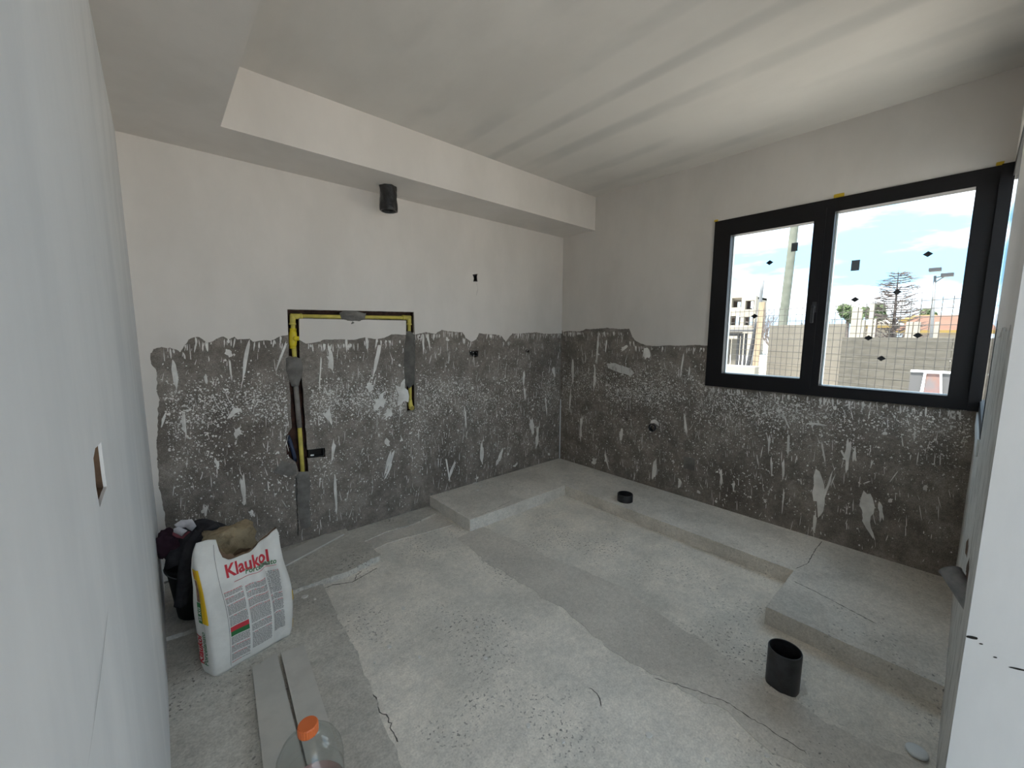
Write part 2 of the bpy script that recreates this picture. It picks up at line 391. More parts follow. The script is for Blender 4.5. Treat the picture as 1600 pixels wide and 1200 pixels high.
# ---- window wall
wr_out = [(-D, -.2), (.15, -.2), (.15, H+.2), (-D, H+.2), (-D, WZ1), (WY0, WZ1), (WY0, WZ0), (-D, WZ0)]
bm = plate([wr_out], 'x', .03, .15); wall_core = bm
bm = plate([wr_out, [Rw(1019+5.5*math.cos(a*.9), 668+6*math.sin(a*.9)) for a in range(7)], [Rw(*p) for p in ((968, 645), (974, 646), (973, 651), (968, 650))], [Rw(*p) for p in ((977, 653), (984, 655), (982, 660), (978, 658))]], 'x', 0, .03)
wall_right = struct(obj('wall_right', bm, 'rough_cement'), 'window wall of dark splattered cement below white plaster')
obj('brick_core', wall_core, 'rough_cement', wall_right)
er = rag([Rw(*p) for p in ((878, 514), (880, 519), (890, 517), (905, 518), (915, 514), (935, 514), (950, 512), (965, 514), (984, 514), (988, 524), (992, 531), (1000, 536), (1010, 540), (1030, 541), (1045, 539), (1070, 540), (1085, 539), (1105, 540))], .005, .006, 11, closed=False)
pl = [(0, H), (-D, H), (-D, WZ1), (WY0, WZ1), (WY0, er[-1][1])] + er[::-1] + [(0, er[0][1])]
bm = plate([pl], 'x', -.004, 0); obj('plaster_coat', bm, 'plaster', wall_right)
dab([(948, 568), (960, 567), (985, 576), (991, 583), (985, 588), (965, 581), (950, 575)], -.0035, 'rough_whitish', 12, wall=wall_right, axis='x', fn=Rw, name='plaster_smear')

# ---- left wall with the chipped-out box hole
lh = rag([Lw(*p) for p in ((158, 690), (149, 700), (146, 716), (148, 735), (150, 760), (156, 793), (167, 760), (164, 740), (161, 715))], .015, .002, 13)
bm = plate([rect(YB, -.2, .15, H+.2), lh], 'x', -W, -W-.004)
wall_left = struct(obj('wall_left', bm, 'plaster_smooth'), 'smooth pale plastered wall close to the camera')
bm = plate([rect(YB, -.2, .15, H+.2), lh], 'x', -W-.004, -W-.05); obj('brick_core', bm, 'kraft', wall_left)
bm = bmesh.new(); box(bm, (-W-.05, YB, -.2), (-W-.15, .15, H+.2)); obj('brick_core', bm, 'kraft', wall_left)
ribbon('crack', [Lw(168, 950), Lw(155, 1060), Lw(135, 1200)], .0012, 'x', -W+.0008, 0, 'mortar_dark', wall_left, 5, step=.03, amp=.002)

# ---- front wall stub with the second window, seen almost edge-on
W2A, W2B = .0, -.93
bm = plate([[(XE, -.2), (.15, -.2), (.15, WZ0), (W2B, WZ0), (W2B, WZ1), (.15, WZ1), (.15, H+.2), (XE, H+.2)]], 'y', -D, -D-.15)
wall_front = struct(obj('wall_front', bm, 'rough_whitish'), 'end of a wall at the right edge with rough whitish render below')
top = rag([(W2B-.0, 1.56), (-1.3, 1.5), (-1.7, 1.53), (XE, 1.5)], .02, .03, 15, closed=False)
bm = plate([[(0, H), (0, WZ1), (W2B, WZ1)] + top + [(XE, H)]], 'y', -D+.002, -D); obj('plaster_coat', bm, 'plaster', wall_front)
bm = bmesh.new(); box(bm, (XE-.006, YB, -.2), (XE, -D+.003, H)); obj('end_plaster', bm, 'plaster_smooth', wall_front)
bm = bmesh.new(); box(bm, (XE, YB, -.2), (XE+.15, -D-.15, H)); obj('added_light_block', bm, 'plaster_smooth', wall_front)  # unseen return wall added to block side light from the left wall
for i, (px, py, a, b) in enumerate(((1519, 996, .009, .0035), (1533, 1006, .003, .0015), (1555, 1027, .003, .0015), (1590, 1045, .012, .002))):
    v = on(px, py, 0, XE-.006)
    q = [(v.y+a*math.cos(k*.785)*(1+.2*math.sin(k*3)), v.z+b*math.sin(k*.785)-.3*a*math.cos(k*.785)) for k in range(8)]
    obj('chip_mark', plate([q], 'x', XE-.0068, XE-.006), 'crack', wall_front)
for i, (px, py, s) in enumerate(((1512, 856, .045), (1513, 890, .05))):
    v = on(px, py, 1, -D)
    q = rag([(v.x-s, v.z-.02), (v.x+s, v.z-.022), (v.x+s*.9, v.z+.022), (v.x-s*.8, v.z+.02)], .015, .004, 30+i)
    lumpy('broken_brick_patch', q, 'y', -D, .004, 'kraft', wall_front, i)

# ---- raised concrete plinth and patched screeds
poly = [(-PE, 0), (-PE, -PB), (-PW, -PB), (-PW, WY), (-WW, WY), (-WW, -D), (0, -D), (0, 0)]
isw = lambda a, b: (a[0] > -.01 and b[0] > -.01) or (a[1] > -.01 and b[1] > -.01) or (a[1] < -D+.01 and b[1] < -D+.01)
bm = plate([rag(poly, .03, .004, 21, keep=isw)], 'z', HP, 0)
es = [e for e in bm.edges if all(abs(v.co.z-HP) < 1e-5 for v in e.verts) and len(e.link_faces) == 2 and any(abs(f.normal.z) < .5 for f in e.link_faces)]
plinth = struct(obj('concrete_plinth', bm, 'concrete_plinth'), 'low raised concrete plinth for kitchen cabinets along the walls')
ribbon('crack', [Z(1243, 889, HP), Z(1262, 880, HP), Z(1272, 862, HP), Z(1284, 846, HP)], .006, 'z', HP+.0008, 0, 'mortar_dark', plinth, 7)
ribbon('crack', [Z(1240, 908, HP), Z(1275, 925, HP), Z(1310, 944, HP), Z(1370, 975, HP)], .007, 'z', HP+.0008, 0, 'mortar_dark', plinth, 8)
ribbon('crack', [Z(748, 806, HP), Z(780, 792, HP), Z(800, 782, HP)], .004, 'z', HP+.0008, 0, 'mortar_dark', plinth, 9)
# filled trench across the floor
tl = [(-1.80, -.62), (-1.83, -1.1), (-1.80, -1.6), (-1.84, -2.1), (-1.76, -2.45), (-1.80, -2.62), (-1.78, -3.1), (-1.80, -3.9)]
tr_ = [(-1.46, -3.9), (-1.46, -3.02), (-1.52, -2.77), (-1.47, -2.5), (-1.45, -2.14), (-1.39, -1.7), (-1.49, -1.2), (-1.55, -.62)]
bm = plate([rag(tl+tr_, .04, .03, 22)], 'z', .0025, -.01); obj('filled_trench', bm, 'concrete_patch', floor)
strip = [(-W, -.55), (-2.73, -.56), (-2.77, -1.26), (-2.83, -1.72), (-2.86, -2.4), (-2.9, -3.9), (-W, -3.9)]
kw = lambda a, b: (a[0] < -W+.01 and b[0] < -W+.01)
bm = plate([rag(strip, .03, .012, 23, keep=kw)], 'z', .014, -.01); obj('screed_strip', bm, 'concrete_strip', floor)
slab = [(-W, 0), (-2.40, 0), (-2.375, -.14), (-2.34, -.35), (-2.355, -.53), (-2.45, -.545), (-2.60, -.575), (-2.75, -.57), (-3.0, -.565), (-W, -.56)]
kb = lambda a, b: (a[0] < -W+.01 and b[0] < -W+.01) or (a[1] > -.01 and b[1] > -.01)
bm = plate([rag(slab, .015, .016, 24, keep=kb)], 'z', .035, -.01); slab_o = obj('screed_slab', bm, 'concrete_strip', floor)
bm = plate([rag([(-2.40, 0), (-PE, 0), (-PE, -.15), (-1.95, -.22), (-2.15, -.20), (-2.36, -.23)], .02, .008, 25, keep=kb)], 'z', .009, -.01); obj('screed_patch', bm, 'concrete_strip', floor)
bm = plate([rag([(-2.36, -.23), (-2.15, -.20), (-1.95, -.22), (-1.70, -.20), (-1.70, -.42), (-1.95, -.40), (-2.2, -.36), (-2.34, -.38)], .02, .014, 26)], 'z', .004, -.01); obj('screed_patch', bm, 'concrete_patch', floor)
ribbon('crack', [Z(1020, 1060), Z(1090, 1080), Z(1140, 1100), Z(1175, 1125), Z(1215, 1150), Z(1260, 1180)], .005, 'z', .0034, 0, 'mortar_dark', floor, 12, amp=.012)
ribbon('crack', [Z(558, 1030), Z(575, 1065), Z(590, 1100), Z(612, 1130), Z(622, 1160)], .006, 'z', .0012, 0, 'mortar_dark', floor, 13, amp=.02)
ribbon('crack', [Z(565, 893, .03), Z(556, 900, .03), Z(555, 908, .03)], .006, 'z', .0362, 0, 'mortar_dark', floor, 14, amp=.008)
ribbon('crack', [Z(498, 922), Z(520, 914), Z(550, 910), Z(590, 888)], .008, 'z', .0012, 0, 'mortar_dark', floor, 15, amp=.006)
ribbon('crack', [Z(920, 1075), Z(935, 1088), Z(940, 1105)], .006, 'z', .0012, 0, 'mortar_dark', floor, 16, amp=.01)
lumpy('mortar_ridge', rag([Z(1190, 1060), Z(1210, 1050), Z(1260, 1065), Z(1262, 1085), Z(1232, 1098), Z(1196, 1080)], .02, .01, 27), 'z', 0.002, .012, 'concrete_patch', floor, 5)

# ---- plaster splashes thrown onto the bare cement
def splash(name, fn, axis, depth, sgn, dens, N_spk, N_drip, N_spl, u0, u1, traced, wall, seed, ztop, uclear):
    R = random.Random(seed); V, Fc = [], []; f = AX[axis]
    def blob(u, v, w, l, ang, n=8, star=0., taper=0., h=.0016):
        i0 = len(V); ca, sa = math.cos(ang), math.sin(ang)
        V.append(f(u, v, depth+sgn*(h+.0006)))
        for k in range(n):
            a = 2*math.pi*k/n; rr = 1+star*R.uniform(-1, 1)+R.uniform(-.22, .22)
            x = w*rr*math.cos(a); y = l*rr*math.sin(a)
            if taper: x *= max(.12, 1-taper*(y/l*.5+.5))
            V.append(f(u+x*ca-y*sa, v+x*sa+y*ca, depth+sgn*.0004))
        for k in range(n): Fc.append((i0, i0+1+k, i0+1+(k+1) % n))
    def place():
        while True:
            u = R.uniform(u0, u1); v = R.uniform(.06, 1.52)
            if v < ztop(u)-.012 and not uclear(u, v): return u, v
    k = 0
    while k < N_spk:
        u, v = place()
        if R.random() < dens(u, v):
            r = R.choice((.0012, .0015, .0018, .0022, .003, .0045)); blob(u, v, r*R.uniform(.7, 1.6), r*R.uniform(.6, 1.7), R.uniform(-.6, .6), 6, .2, 0, .001); k += 1
    for _ in range(N_drip):
        u, v = place(); l = R.choice((.008, .012, .018, .025, .04)); w_ = R.uniform(.0012, .0032)*(1 if l < .03 else 1.3)
        blob(u, v, w_, l, R.gauss(-.05, .16), 8, .12, R.choice((.75, -.0, .85)))
    for _ in range(int(N_drip*.22)):      # runs hanging from the plaster edge
        u = R.uniform(u0, u1); t = ztop(u); l = R.uniform(.006, .03)
        if uclear(u, t-.02): continue
        blob(u, t-l*.8-.002, R.uniform(.0015, .005), l, R.gauss(-.05, .12), 9, .15, R.choice((.0, -.6, .7)))
    k = 0
    while k < N_spl:
        u, v = place()
        if R.random() < dens(u, v)+.08:
            r = R.uniform(.005, .014); blob(u, v, r, r*R.uniform(.7, 1.3), R.uniform(0, 3), 13, .45); k += 1
    for (x0, y0, x1, y1, wpx, star, tp) in traced:
        a, b = fn(x0, y0), fn(x1, y1); l = math.hypot(b[0]-a[0], b[1]-a[1])/2; ang = math.atan2(b[1]-a[1], b[0]-a[0])-math.pi/2
        sc = abs(fn(x0+1, y0)[0]-fn(x0, y0)[0]); blob((a[0]+b[0])/2, (a[1]+b[1])/2, wpx*sc/2, l, ang, 14, star, tp, .0025)
    return tag(rawobj(name, V, Fc, 'splash_white', wall), kind='stuff')
def lerp_top(edge, fn):
    pts = sorted(fn(*p) for p in edge)
    def g(u):
        for a, b in zip(pts, pts[1:]):
            if a[0] <= u <= b[0]: return min(a[1], b[1])
        return pts[0][1] if u < pts[0][0] else pts[-1][1]
    return g
top_b = lerp_top([p for p in edge_a if p[1] < 560]+[(467, 538), (560, 532), (634, 524)]+edge_b, B)
ux0, ux1 = B(449, 600)[0], B(478, 600)[0]; rx0, rx1 = B(633, 580)[0], B(649, 580)[0]; ob = B(510, 705)
def clear_b(u, v): return (ux0-.01 < u < ux1+.015 and v > .5) or (rx0-.01 < u < rx1+.01 and v > .86) or (ux0 < u < ob[0]+.01 and .62 < v < .74) or u < -3.36 or (u > -PE and v < HP+.02)
def dens_b(u, v):
    z = .30*math.exp(-((v-1.02+.06*(u+2.3))/.13)**2)*(1.25 if u < -1.2 else .55)
    z += .10*math.exp(-((v-.75)/.45)**2); z *= .35+1.3*max(0, .5+noise.noise(Vector((u*3.2, v*4.5, 2))))
    return z
tb = [(594, 535, 582, 592, 9, .08, .6), (447, 535, 430, 582, 6, .08, .7), (357, 545, 359, 559, 11, .3, 0), (358, 560, 362, 592, 4, .1, .3), (388, 535, 379, 595, 9, .1, .7), (515, 550, 518, 576, 11, .4, .2), (513, 540, 517, 556, 5, .2, .2), (502, 552, 499, 608, 3, .1, .3),
      (373, 636, 360, 650, 12, .5, 0), (377, 672, 366, 680, 14, .5, 0), (337, 716, 341, 733, 9, .3, .5), (378, 740, 383, 792, 8, .3, .3), (320, 790, 319, 805, 9, .4, 0), (588, 623, 600, 633, 22, .5, 0), (627, 592, 630, 630, 16, .45, -.3), (605, 640, 612, 650, 14, .4, 0),
      (575, 610, 580, 600, 14, .4, 0), (510, 640, 515, 660, 12, .4, 0), (522, 690, 518, 722, 7, .3, .3), (612, 702, 601, 742, 6, .15, .5), (603, 685, 607, 698, 7, .3, 0), (615, 703, 604, 745, 5, .1, .5), (523, 740, 526, 800, 5, .3, .2), (390, 804, 396, 800, 13, .4, 0),
      (697, 717, 703, 754, 3, .1, .3), (753, 690, 753, 724, 6, .2, .2), (786, 700, 777, 726, 6, .25, .2), (711, 720, 700, 752, 5, .2, .4), (819, 580, 818, 602, 5, .2, .4), (864, 572, 867, 591, 5, .2, .4), (841, 668, 838, 700, 6, .3, .3), (829, 655, 833, 678, 7, .3, .2),
      (805, 725, 806, 728, 9, .3, 0), (780, 715, 775, 728, 6, .2, .3), (819, 605, 821, 625, 4, .1, .4), (852, 620, 855, 650, 3, .1, .4), (726, 635, 729, 672, 3, .1, .4), (645, 520, 648, 545, 4, .2, .3), (661, 522, 662, 552, 4, .2, .4), (668, 520, 672, 548, 3, .1, .4), (612, 725, 600, 750, 4, .1, .4),
      (540, 520, 542, 548, 5, .2, .4), (572, 525, 575, 550, 5, .2, .4), (590, 528, 586, 545, 4, .2, .4), (465, 592, 452, 596, 2.5, .1, .3), (320, 585, 323, 600, 6, .2, .3), (271, 566, 277, 610, 9, .25, .2), (285, 640, 290, 680, 7, .4, .2), (258, 645, 252, 668, 5, .1, .4)]
splash('plaster_splash', B, 'y', 0, -1, dens_b, 12000, 950, 60, -3.38, -.02, tb, wall_back, 31, top_b, clear_b)
top_r0 = lerp_top([(880, 519), (984, 516), (992, 533), (1010, 541), (1105, 541)], Rw)
def top_r(u): return WZ0-.01 if u < WY0+.01 else top_r0(u)
def clear_r(u, v): return (u < -D+.02) or v < HP+.02 or (u < -2.6 and v < .35 and random.random() < .3)
def dens_r(u, v):
    z = .30*math.exp(-((v-.98)/.15)**2)*(.5 if u > -.6 else 1.1) + .055*math.exp(-((v-.7)/.5)**2)
    if u < -2.3: z *= .6
    return z*(.35+1.3*max(0, .5+noise.noise(Vector((u*3.2, v*4.5, 7)))))
tr2 = [(1010, 541, 1010, 561, 9, .1, -.5), (1069, 548, 1062, 595, 3, .1, .4), (1078, 572, 1076, 588, 3, .1, .3), (971, 669, 970, 690, 6, .1, .3), (1025, 715, 1021, 748, 5, .1, -.5), (945, 708, 951, 732, 4, .2, .3), (924, 724, 932, 718, 6, .4, 0), (908, 650, 907, 690, 5, .3, .3), (1063, 750, 1060, 764, 5, .3, .2),
       (1278, 740, 1280, 800, 22, .25, .25), (1275, 800, 1272, 828, 6, .4, .4), (1352, 765, 1356, 815, 26, .18, .2), (1350, 805, 1367, 845, 14, .3, .7), (1375, 785, 1378, 815, 11, .5, .3), (1326, 688, 1323, 735, 9, .3, .3), (1314, 702, 1322, 720, 4, .1, .4), (1336, 700, 1334, 722, 6, .3, 0), (1284, 692, 1289, 722, 4, .2, .3), (1205, 716, 1206, 746, 4, .2, .4), (1203, 680, 1201, 706, 4, .3, .3),
       (1224, 718, 1224, 750, 5, .3, .4), (1232, 680, 1231, 712, 5, .3, .3), (1225, 765, 1222, 800, 3, .1, .4), (1126, 730, 1128, 760, 6, .4, .2), (1147, 752, 1146, 768, 4, .3, .3), (1260, 661, 1290, 664, 4, .4, .1), (1223, 645, 1233, 670, 4, .3, .2), (1280, 795, 1300, 740, 5, .4, .3), (1388, 785, 1394, 780, 7, .3, 0), (1360, 752, 1348, 756, 3, .2, .3),
       (895, 560, 895, 600, 4, .2, .3), (892, 610, 890, 640, 3, .2, .3), (935, 520, 932, 570, 3, .2, .2), (930, 575, 928, 610, 4, .3, .2), (948, 530, 946, 550, 3, .1, .4), (980, 541, 970, 547, 6, .3, 0), (1068, 645, 1073, 680, 4, .4, .3)]
splash('plaster_splash', Rw, 'x', 0, -1, dens_r, 10500, 700, 45, -D+.02, -.02, tr2, wall_right, 32, top_r, clear_r)

# ================================================================== WINDOWS
win1 = empty('window_1', 'black framed two-part window in the splattered wall', None, kind='structure')
fr = plate([rect(WY1, WZ0, WY0, WZ1), rect(-2.283, 1.150, -1.650, 2.318), rect(-2.936, 1.163, -2.338, 2.293)], 'x', -.012, .07); obj('frame', fr, 'black_frame', win1)
sash = obj('sash', plate([rect(-2.293, 1.140, -1.640, 2.328), rect(-2.230, 1.2015, -1.711, 2.2535)], 'x', -.020, .050), 'black_frame', win1)
obj('pane', plate([rect(-2.235, 1.197, -1.706, 2.258)], 'x', .020, .026), 'window_glass', win1)
obj('pane', plate([rect(-2.942, 1.158, -2.333, 2.299)], 'x', .030, .036), 'window_glass', win1)
bm = bmesh.new()
for (y0, z0, y1, z1) in ((-2.943, 1.156, -2.333, 1.166), (-2.346, 1.156, -2.334, 2.299), (-2.235, 1.196, -1.706, 1.204), (-1.716, 1.196, -1.706, 2.258)): box(bm, (.040, y0, z0), (.066, y1, z1))
obj('painted_reveal_light', bm, 'sill_white', win1)  # white strips paint the light caught on the outer reveal
hd = on(1272, 480, 0, -.02)
bm = bmesh.new(); box(bm, (-.028, hd.y-.012, hd.z-.035), (-.019, hd.y+.012, hd.z+.035), .003); tube(bm, [(-.02, hd.y, hd.z), (-.05, hd.y, hd.z)], .008)
box(bm, (-.062, hd.y-.009, hd.z-.105), (-.046, hd.y+.009, hd.z+.012), .004); obj('handle', bm, 'black_plastic', sash)
def sticker(px, py, hw, hh, kind, X):
    v = on(px, py, 0, X)
    q = [(v.y-hw, v.z), (v.y, v.z-hh), (v.y+hw, v.z), (v.y, v.z+hh)] if kind == 'sticker_black' else rect(v.y-hw, v.z-hh, v.y+hw, v.z+hh)
    obj('sticker', plate([q], 'x', X-.0012, X), kind, win1)
for px, py in ((1202.6, 410.4), (1179, 494)): sticker(px, py, .024, .018, 'sticker_black', .0198)
sticker(1241.6, 386, .019, .029, 'sticker_grey', .0198)
for px, py in ((1450, 397), (1401.7, 456.4), (1336, 468), (1357, 528), (1434, 524), (1377, 560)): sticker(px, py, .022, .017, 'sticker_black', .0298)
sticker(1336.6, 414.7, .021, .033, 'sticker_grey', .0298)
win2 = empty('window_2', 'black framed side window seen edge-on at the corner', None, kind='structure')
bm = bmesh.new(); box(bm, (W2B, -D-.06, WZ0), (W2B+.055, -D+.002, WZ1)); obj('jamb', bm, 'black_frame', win2)
bm = bmesh.new(); box(bm, (W2B+.055, -D-.06, WZ0), (.05, -D+.002, WZ0+.06)); obj('bottom_rail', bm, 'black_frame', win2)
bm = bmesh.new(); box(bm, (W2B+.055, -D-.06, WZ1-.07), (.05, -D+.002, WZ1)); obj('top_rail', bm, 'black_frame', win2)
bm = bmesh.new(); box(bm, (-.035, -D-.004, WZ0+.001), (.05, WY1+.0002, WZ1-.001)); obj('corner_post', bm, 'black_frame', win2)
obj('pane', plate([rect(W2B+.05, WZ0+.055, .04, WZ1-.065)], 'y', -D-.006, -D-.011), 'window_glass', win2)
bm = bmesh.new(); box(bm, (W2B+.02, -D, WZ0-.075), (W2A-.02, -D+.008, WZ0-.003), .002); obj('sill_board', bm, 'sill_white', win2)
for i, (px, py, wd, ht, lab) in enumerate(((1311, 306, .026, .013, 'torn yellow masking tape above the middle of the window frame'), (1119, 346, .014, .012, 'scrap of yellow tape at the upper left window corner'), (1563, 256.5, .014, .012, 'scrap of yellow tape at the upper right window corner'))):
    v = on(px, py, 0, -.005)
    q = rag(rect(v.y-wd, max(v.z-ht, WZ1+.001), v.y+wd, v.z+ht), .008, .003, 40+i)
    tag(obj('tape_scrap', plate([q], 'x', -.0062, -.0042), 'tape_yellow'), lab, 'tape', 'tape scraps around the window')

# ================================================================== PIPES AND BOXES IN THE WALLS
gp = empty('gas_pipe', 'yellow gas pipe bent around an open chase in the back wall', 'gas pipe')
yp = .014
def bp(px, py, y=yp): v = on(px, py, 1, y); return Vector((v.x, y, v.z))
def part_tube(name, pts, r, m, parent, n=14, smooth=True):
    bm = bmesh.new(); tube(bm, pts, r, n); return obj(name, bm, m, parent, smooth)
TL, TR = bp(457, 494), bp(639, 496.5); V1 = bp(457, 555); V2 = bp(462, 600); V3 = bp(468, 668); V4 = bp(473.5, 745); RB = bp(641, 634)
part_tube('top_run', [TL, TR], .0145, 'yellow_pipe', gp)
part_tube('upper_riser', [TL, V2], .0145, 'yellow_pipe', gp)
part_tube('dusty_riser', [V2+(V1-V2)*.3, V3], .0165, 'grey_pipe', gp)
part_tube('lower_riser', [V3, V4], .0145, 'yellow_pipe', gp)
part_tube('drop_leg', [TR, RB], .0135, 'yellow_pipe', gp)
for c, d1, d2 in ((TL, Vector((1, 0, 0)), (V1-TL).normalized()), (TR, Vector((-1, 0, 0)), (RB-TR).normalized())):
    bm = bmesh.new(); tube(bm, [c-d1*.012, c+d1*.05], .0185, 16); tube(bm, [c-d2*.012, c+d2*.05], .0185, 16)
    tube(bm, [c+d1*.045, c+d1*.058], .021, 16); tube(bm, [c+d2*.045, c+d2*.058], .021, 16); obj('elbow', bm, 'yellow_pipe', gp, True)
dv = (V1-TL).normalized(); c = bp(457.5, 529)
bm = bmesh.new(); tube(bm, [c-dv*.055, c-dv*.04, c-dv*.02, c+dv*.02, c+dv*.04, c+dv*.055], [.019, .023, .025, .025, .023, .019], 16); tube(bm, [c-dv*.068, c-dv*.05], .021, 6); tube(bm, [c+dv*.05, c+dv*.068], .021, 6)
vb = obj('valve_body', bm, 'yellow_valve', gp, True)
bm = bmesh.new(); tube(bm, [c+Vector((.01, -.02, 0)), c+Vector((.012, -.034, 0))], [.017, .015], 12); tube(bm, [c+Vector((.015, -.01, 0)), c+Vector((.034, -.012, 0))], [.014, .016], 12); obj('valve_stem', bm, 'yellow_valve', vb, True)
bm = bmesh.new(); tube(bm, [RB+Vector((0, 0, .05)), RB+Vector((0, 0, .03)), RB+Vector((0, -.004, .005)), RB+Vector((0, -.012, -.01)), RB+Vector((0, -.034, -.014))], [.016, .018, .020, .021, .0195], 16); obj('outlet_elbow', bm, 'yellow_pipe', gp, True)
bm = bmesh.new(); tube(bm, [RB+Vector((0, -.032, -.014)), RB+Vector((0, -.042, -.014))], .016, 8); obj('outlet_plug', bm, 'brass', gp)
bc = [bp(450, 681, .035), bp(453, 690, .012), bp(457, 702, .012), bp(460, 714, .02), bp(461, 720, .04)]
tag(part_tube('flexible_conduit', bc, .0125, 'blue_conduit', None), 'short dark blue conduit bend in the chase beside the gas pipe', 'conduit')
# dark boxes in the wall holes
def jbox(name, pts, fn, ax, label, d0, d1, rim=.006):
    l = [fn(*p) for p in pts]; us = [p[0] for p in l]; vs_ = [p[1] for p in l]
    u0, u1, v0, v1 = min(us)+.003, max(us)-.003, min(vs_)+.003, max(vs_)-.003
    r = empty(name, label, 'junction box')
    obj('box_wall', plate([rect(u0, v0, u1, v1), rect(u0+rim, v0+rim, u1-rim, v1-rim)], ax, d0, d1), 'box_dark', r)
    obj('box_back', plate([rect(u0, v0, u1, v1)], ax, d1-.004 if d1 > d0 else d1, d1), 'crack', r)
    return r
r = jbox('junction_box', ((482, 702), (507, 702), (507, 713), (482, 713)), B, 'y', 'dark empty socket box set in the chase right of the gas pipe', .004, .05)
for px in (487, 489): 
    v = on(px, 711, 1, .006); bm = bmesh.new(); box(bm, (v.x-.008, .0, v.z-.006), (v.x+.006, .01, v.z+.004), .002); obj('box_lug', bm, 'white_plastic', r)
jbox('junction_box', ((739, 429), (746, 429), (746, 440), (739, 440)), B, 'y', 'small black box opening high in the white plaster', .0, .05)
jbox('junction_box', ((734, 549), (747, 549), (747, 557), (734, 557)), B, 'y', 'small black box opening near the top of the cement band', .0, .05)
v = on(1019.5, 668, 0, 0)
bm = bmesh.new(); lathe(bm, [(.036, -.012), (.036, .06), (.029, .06), (.029, -.012), (.036, -.012)], (0, v.y, v.z), 24, (1, 0, 0)); hole_pipe = tag(obj('drain_socket', bm, 'black_plastic', None, True), 'round black drain socket in the window wall', 'pipe')
lumpy('mortar_collar', rag([Rw(1019+dx, 668+dy) for dx, dy in ((-2, -11), (4, -13), (9, -9), (11, -2), (8, -4), (3, -7), (-3, -7))], .01, .003, 44), 'x', 0, -.004, 'splash_white', wall_right, 3)
a = [Rw(*p) for p in ((1070, 712), (1086, 714), (1085, 736), (1069, 733))]
v0 = on(1077, 724, 0, 0); bm = bmesh.new(); box(bm, (-.008, v0.y-.048, v0.z-.052), (.0, v0.y+.048, v0.z+.052), .002)
cv = tag(obj('cover_plate', bm, 'mortar'), 'square grey cover plate low on the window wall', 'cover plate')
# white rod in the corner
a, b = on(875, 624, 1, -.012), on(873.5, 718, 1, -.012)
bm = bmesh.new(); tube(bm, [(-.008, -.012, HP), (-.008, -.012, a.z)], .006, 8); tag(obj('corner_rod', bm, 'white_plastic'), 'thin white rod standing upright in the room corner', 'rod')
# vent stub wrapped in plastic
vx, vy = -2.055, -.186
bm = bmesh.new(); nR = 40; rows = 14; rings = []
for j in range(rows+1):
    z = ZS-.165*j/rows; ring = []
    for k in range(nR):
        a = 2*math.pi*k/nR
        rr = .058+.006*noise.noise(Vector((math.cos(a)*2.2, math.sin(a)*2.2, z*14)))+.0022*math.sin(a*4+z*38)+.003*noise.noise(Vector((a*3, z*50, 4)))
        if j < 3: rr += .004*(3-j)/3*math.sin(a*7)
        ring.append(bm.verts.new((vx+rr*math.cos(a), vy+rr*math.sin(a), z)))
    rings.append(ring)
for j in range(8):
    f = j/7; ring = []
    for k in range(nR):
        a = 2*math.pi*k/nR; ring.append(bm.verts.new((vx+.050*math.cos(a), vy+.050*math.sin(a), ZS-.165+.15*f)))
    rings.append(ring)
for A, Bq in zip(rings, rings[1:]):
    for k in range(nR): bm.faces.new((A[k], A[(k+1) % nR], Bq[(k+1) % nR], Bq[k]))
bm.faces.new(rings[-1])
tag(obj('vent_pipe', bm, 'black_film', None, True), 'short vent pipe wrapped in shiny black plastic under the beam', 'pipe')
# drain pipes standing out of the floor
def drain(name, c, r, z0, z1, label, tilt=0):
    root = empty(name, label, 'pipe')
    bm = bmesh.new(); lathe(bm, [(r, 0), (r, z1-z0-.004), (r-.002, z1-z0), (r-.005, z1-z0), (r-.006, z1-z0-.004), (r-.006, .01)], (c[0], c[1], z0), 40); obj('pipe_wall', bm, 'black_plastic', root, True)
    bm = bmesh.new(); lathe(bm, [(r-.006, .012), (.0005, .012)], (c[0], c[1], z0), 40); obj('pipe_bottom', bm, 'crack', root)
    return root
drain('drain_pipe', (-1.452, -2.600), .062, 0, .175, 'tall black drain pipe rising from the floor before the plinth')
c2 = Z(976.5, 782, HP)
drain('drain_pipe', c2, .064, HP, HP+.062, 'short black drain pipe stub on the plinth')
# grey pvc stub coming out of the front wall
p0 = on(1507, 925, 1, -D+.002); p1 = Vector((p0.x+.10, -D+.075, p0.z+.075))
dd = (p1-p0).normalized()
bm = bmesh.new(); lathe(bm, [(.026, -.05), (.026, .062), (.028, .065), (.0235, .065), (.0225, .060), (.0225, 0), (.0005, 0)], p0, 28, dd)
tag(obj('pvc_stub', bm, 'pipe_grey_pvc', None, True), 'grey plastic pipe stub angling out of the rough wall end', 'pipe')

# ================================================================== THINGS ON THE FLOOR
def tile(name, quad, z, label, thick=.028):
    root = empty(name, label, 'tile', group='leftover porcelain tile strips')
    bm = plate([quad], 'z', z+thick, z+.002); obj('tile_face', bm, 'tile_grey', root)
    bm = plate([[(p[0]*.998+.002*sum(q[0] for q in quad)/4, p[1]*.998+.002*sum(q[1] for q in quad)/4) for p in quad]], 'z', z+.002, z); obj('tile_back', bm, 'tile_edge', root)
zt = .014
def zz(px, py): return Z(px, py, zt+.028)
tile('tile_strip', [zz(394, 1043), zz(432.5, 1020), zz(487, 1240), zz(416, 1240)], zt, 'left grey tile strip reaching under the white sack')
tile('tile_strip', [zz(439, 1020), zz(475, 1007), zz(548, 1232), zz(490, 1238)], zt, 'right grey tile strip in front of the bottle')
def z3(px, py): return Z(px, py, .062)
q3 = [(-2.452, -.030), (-2.49, -.145), (-2.86, -.265), (-2.86, -.115)]
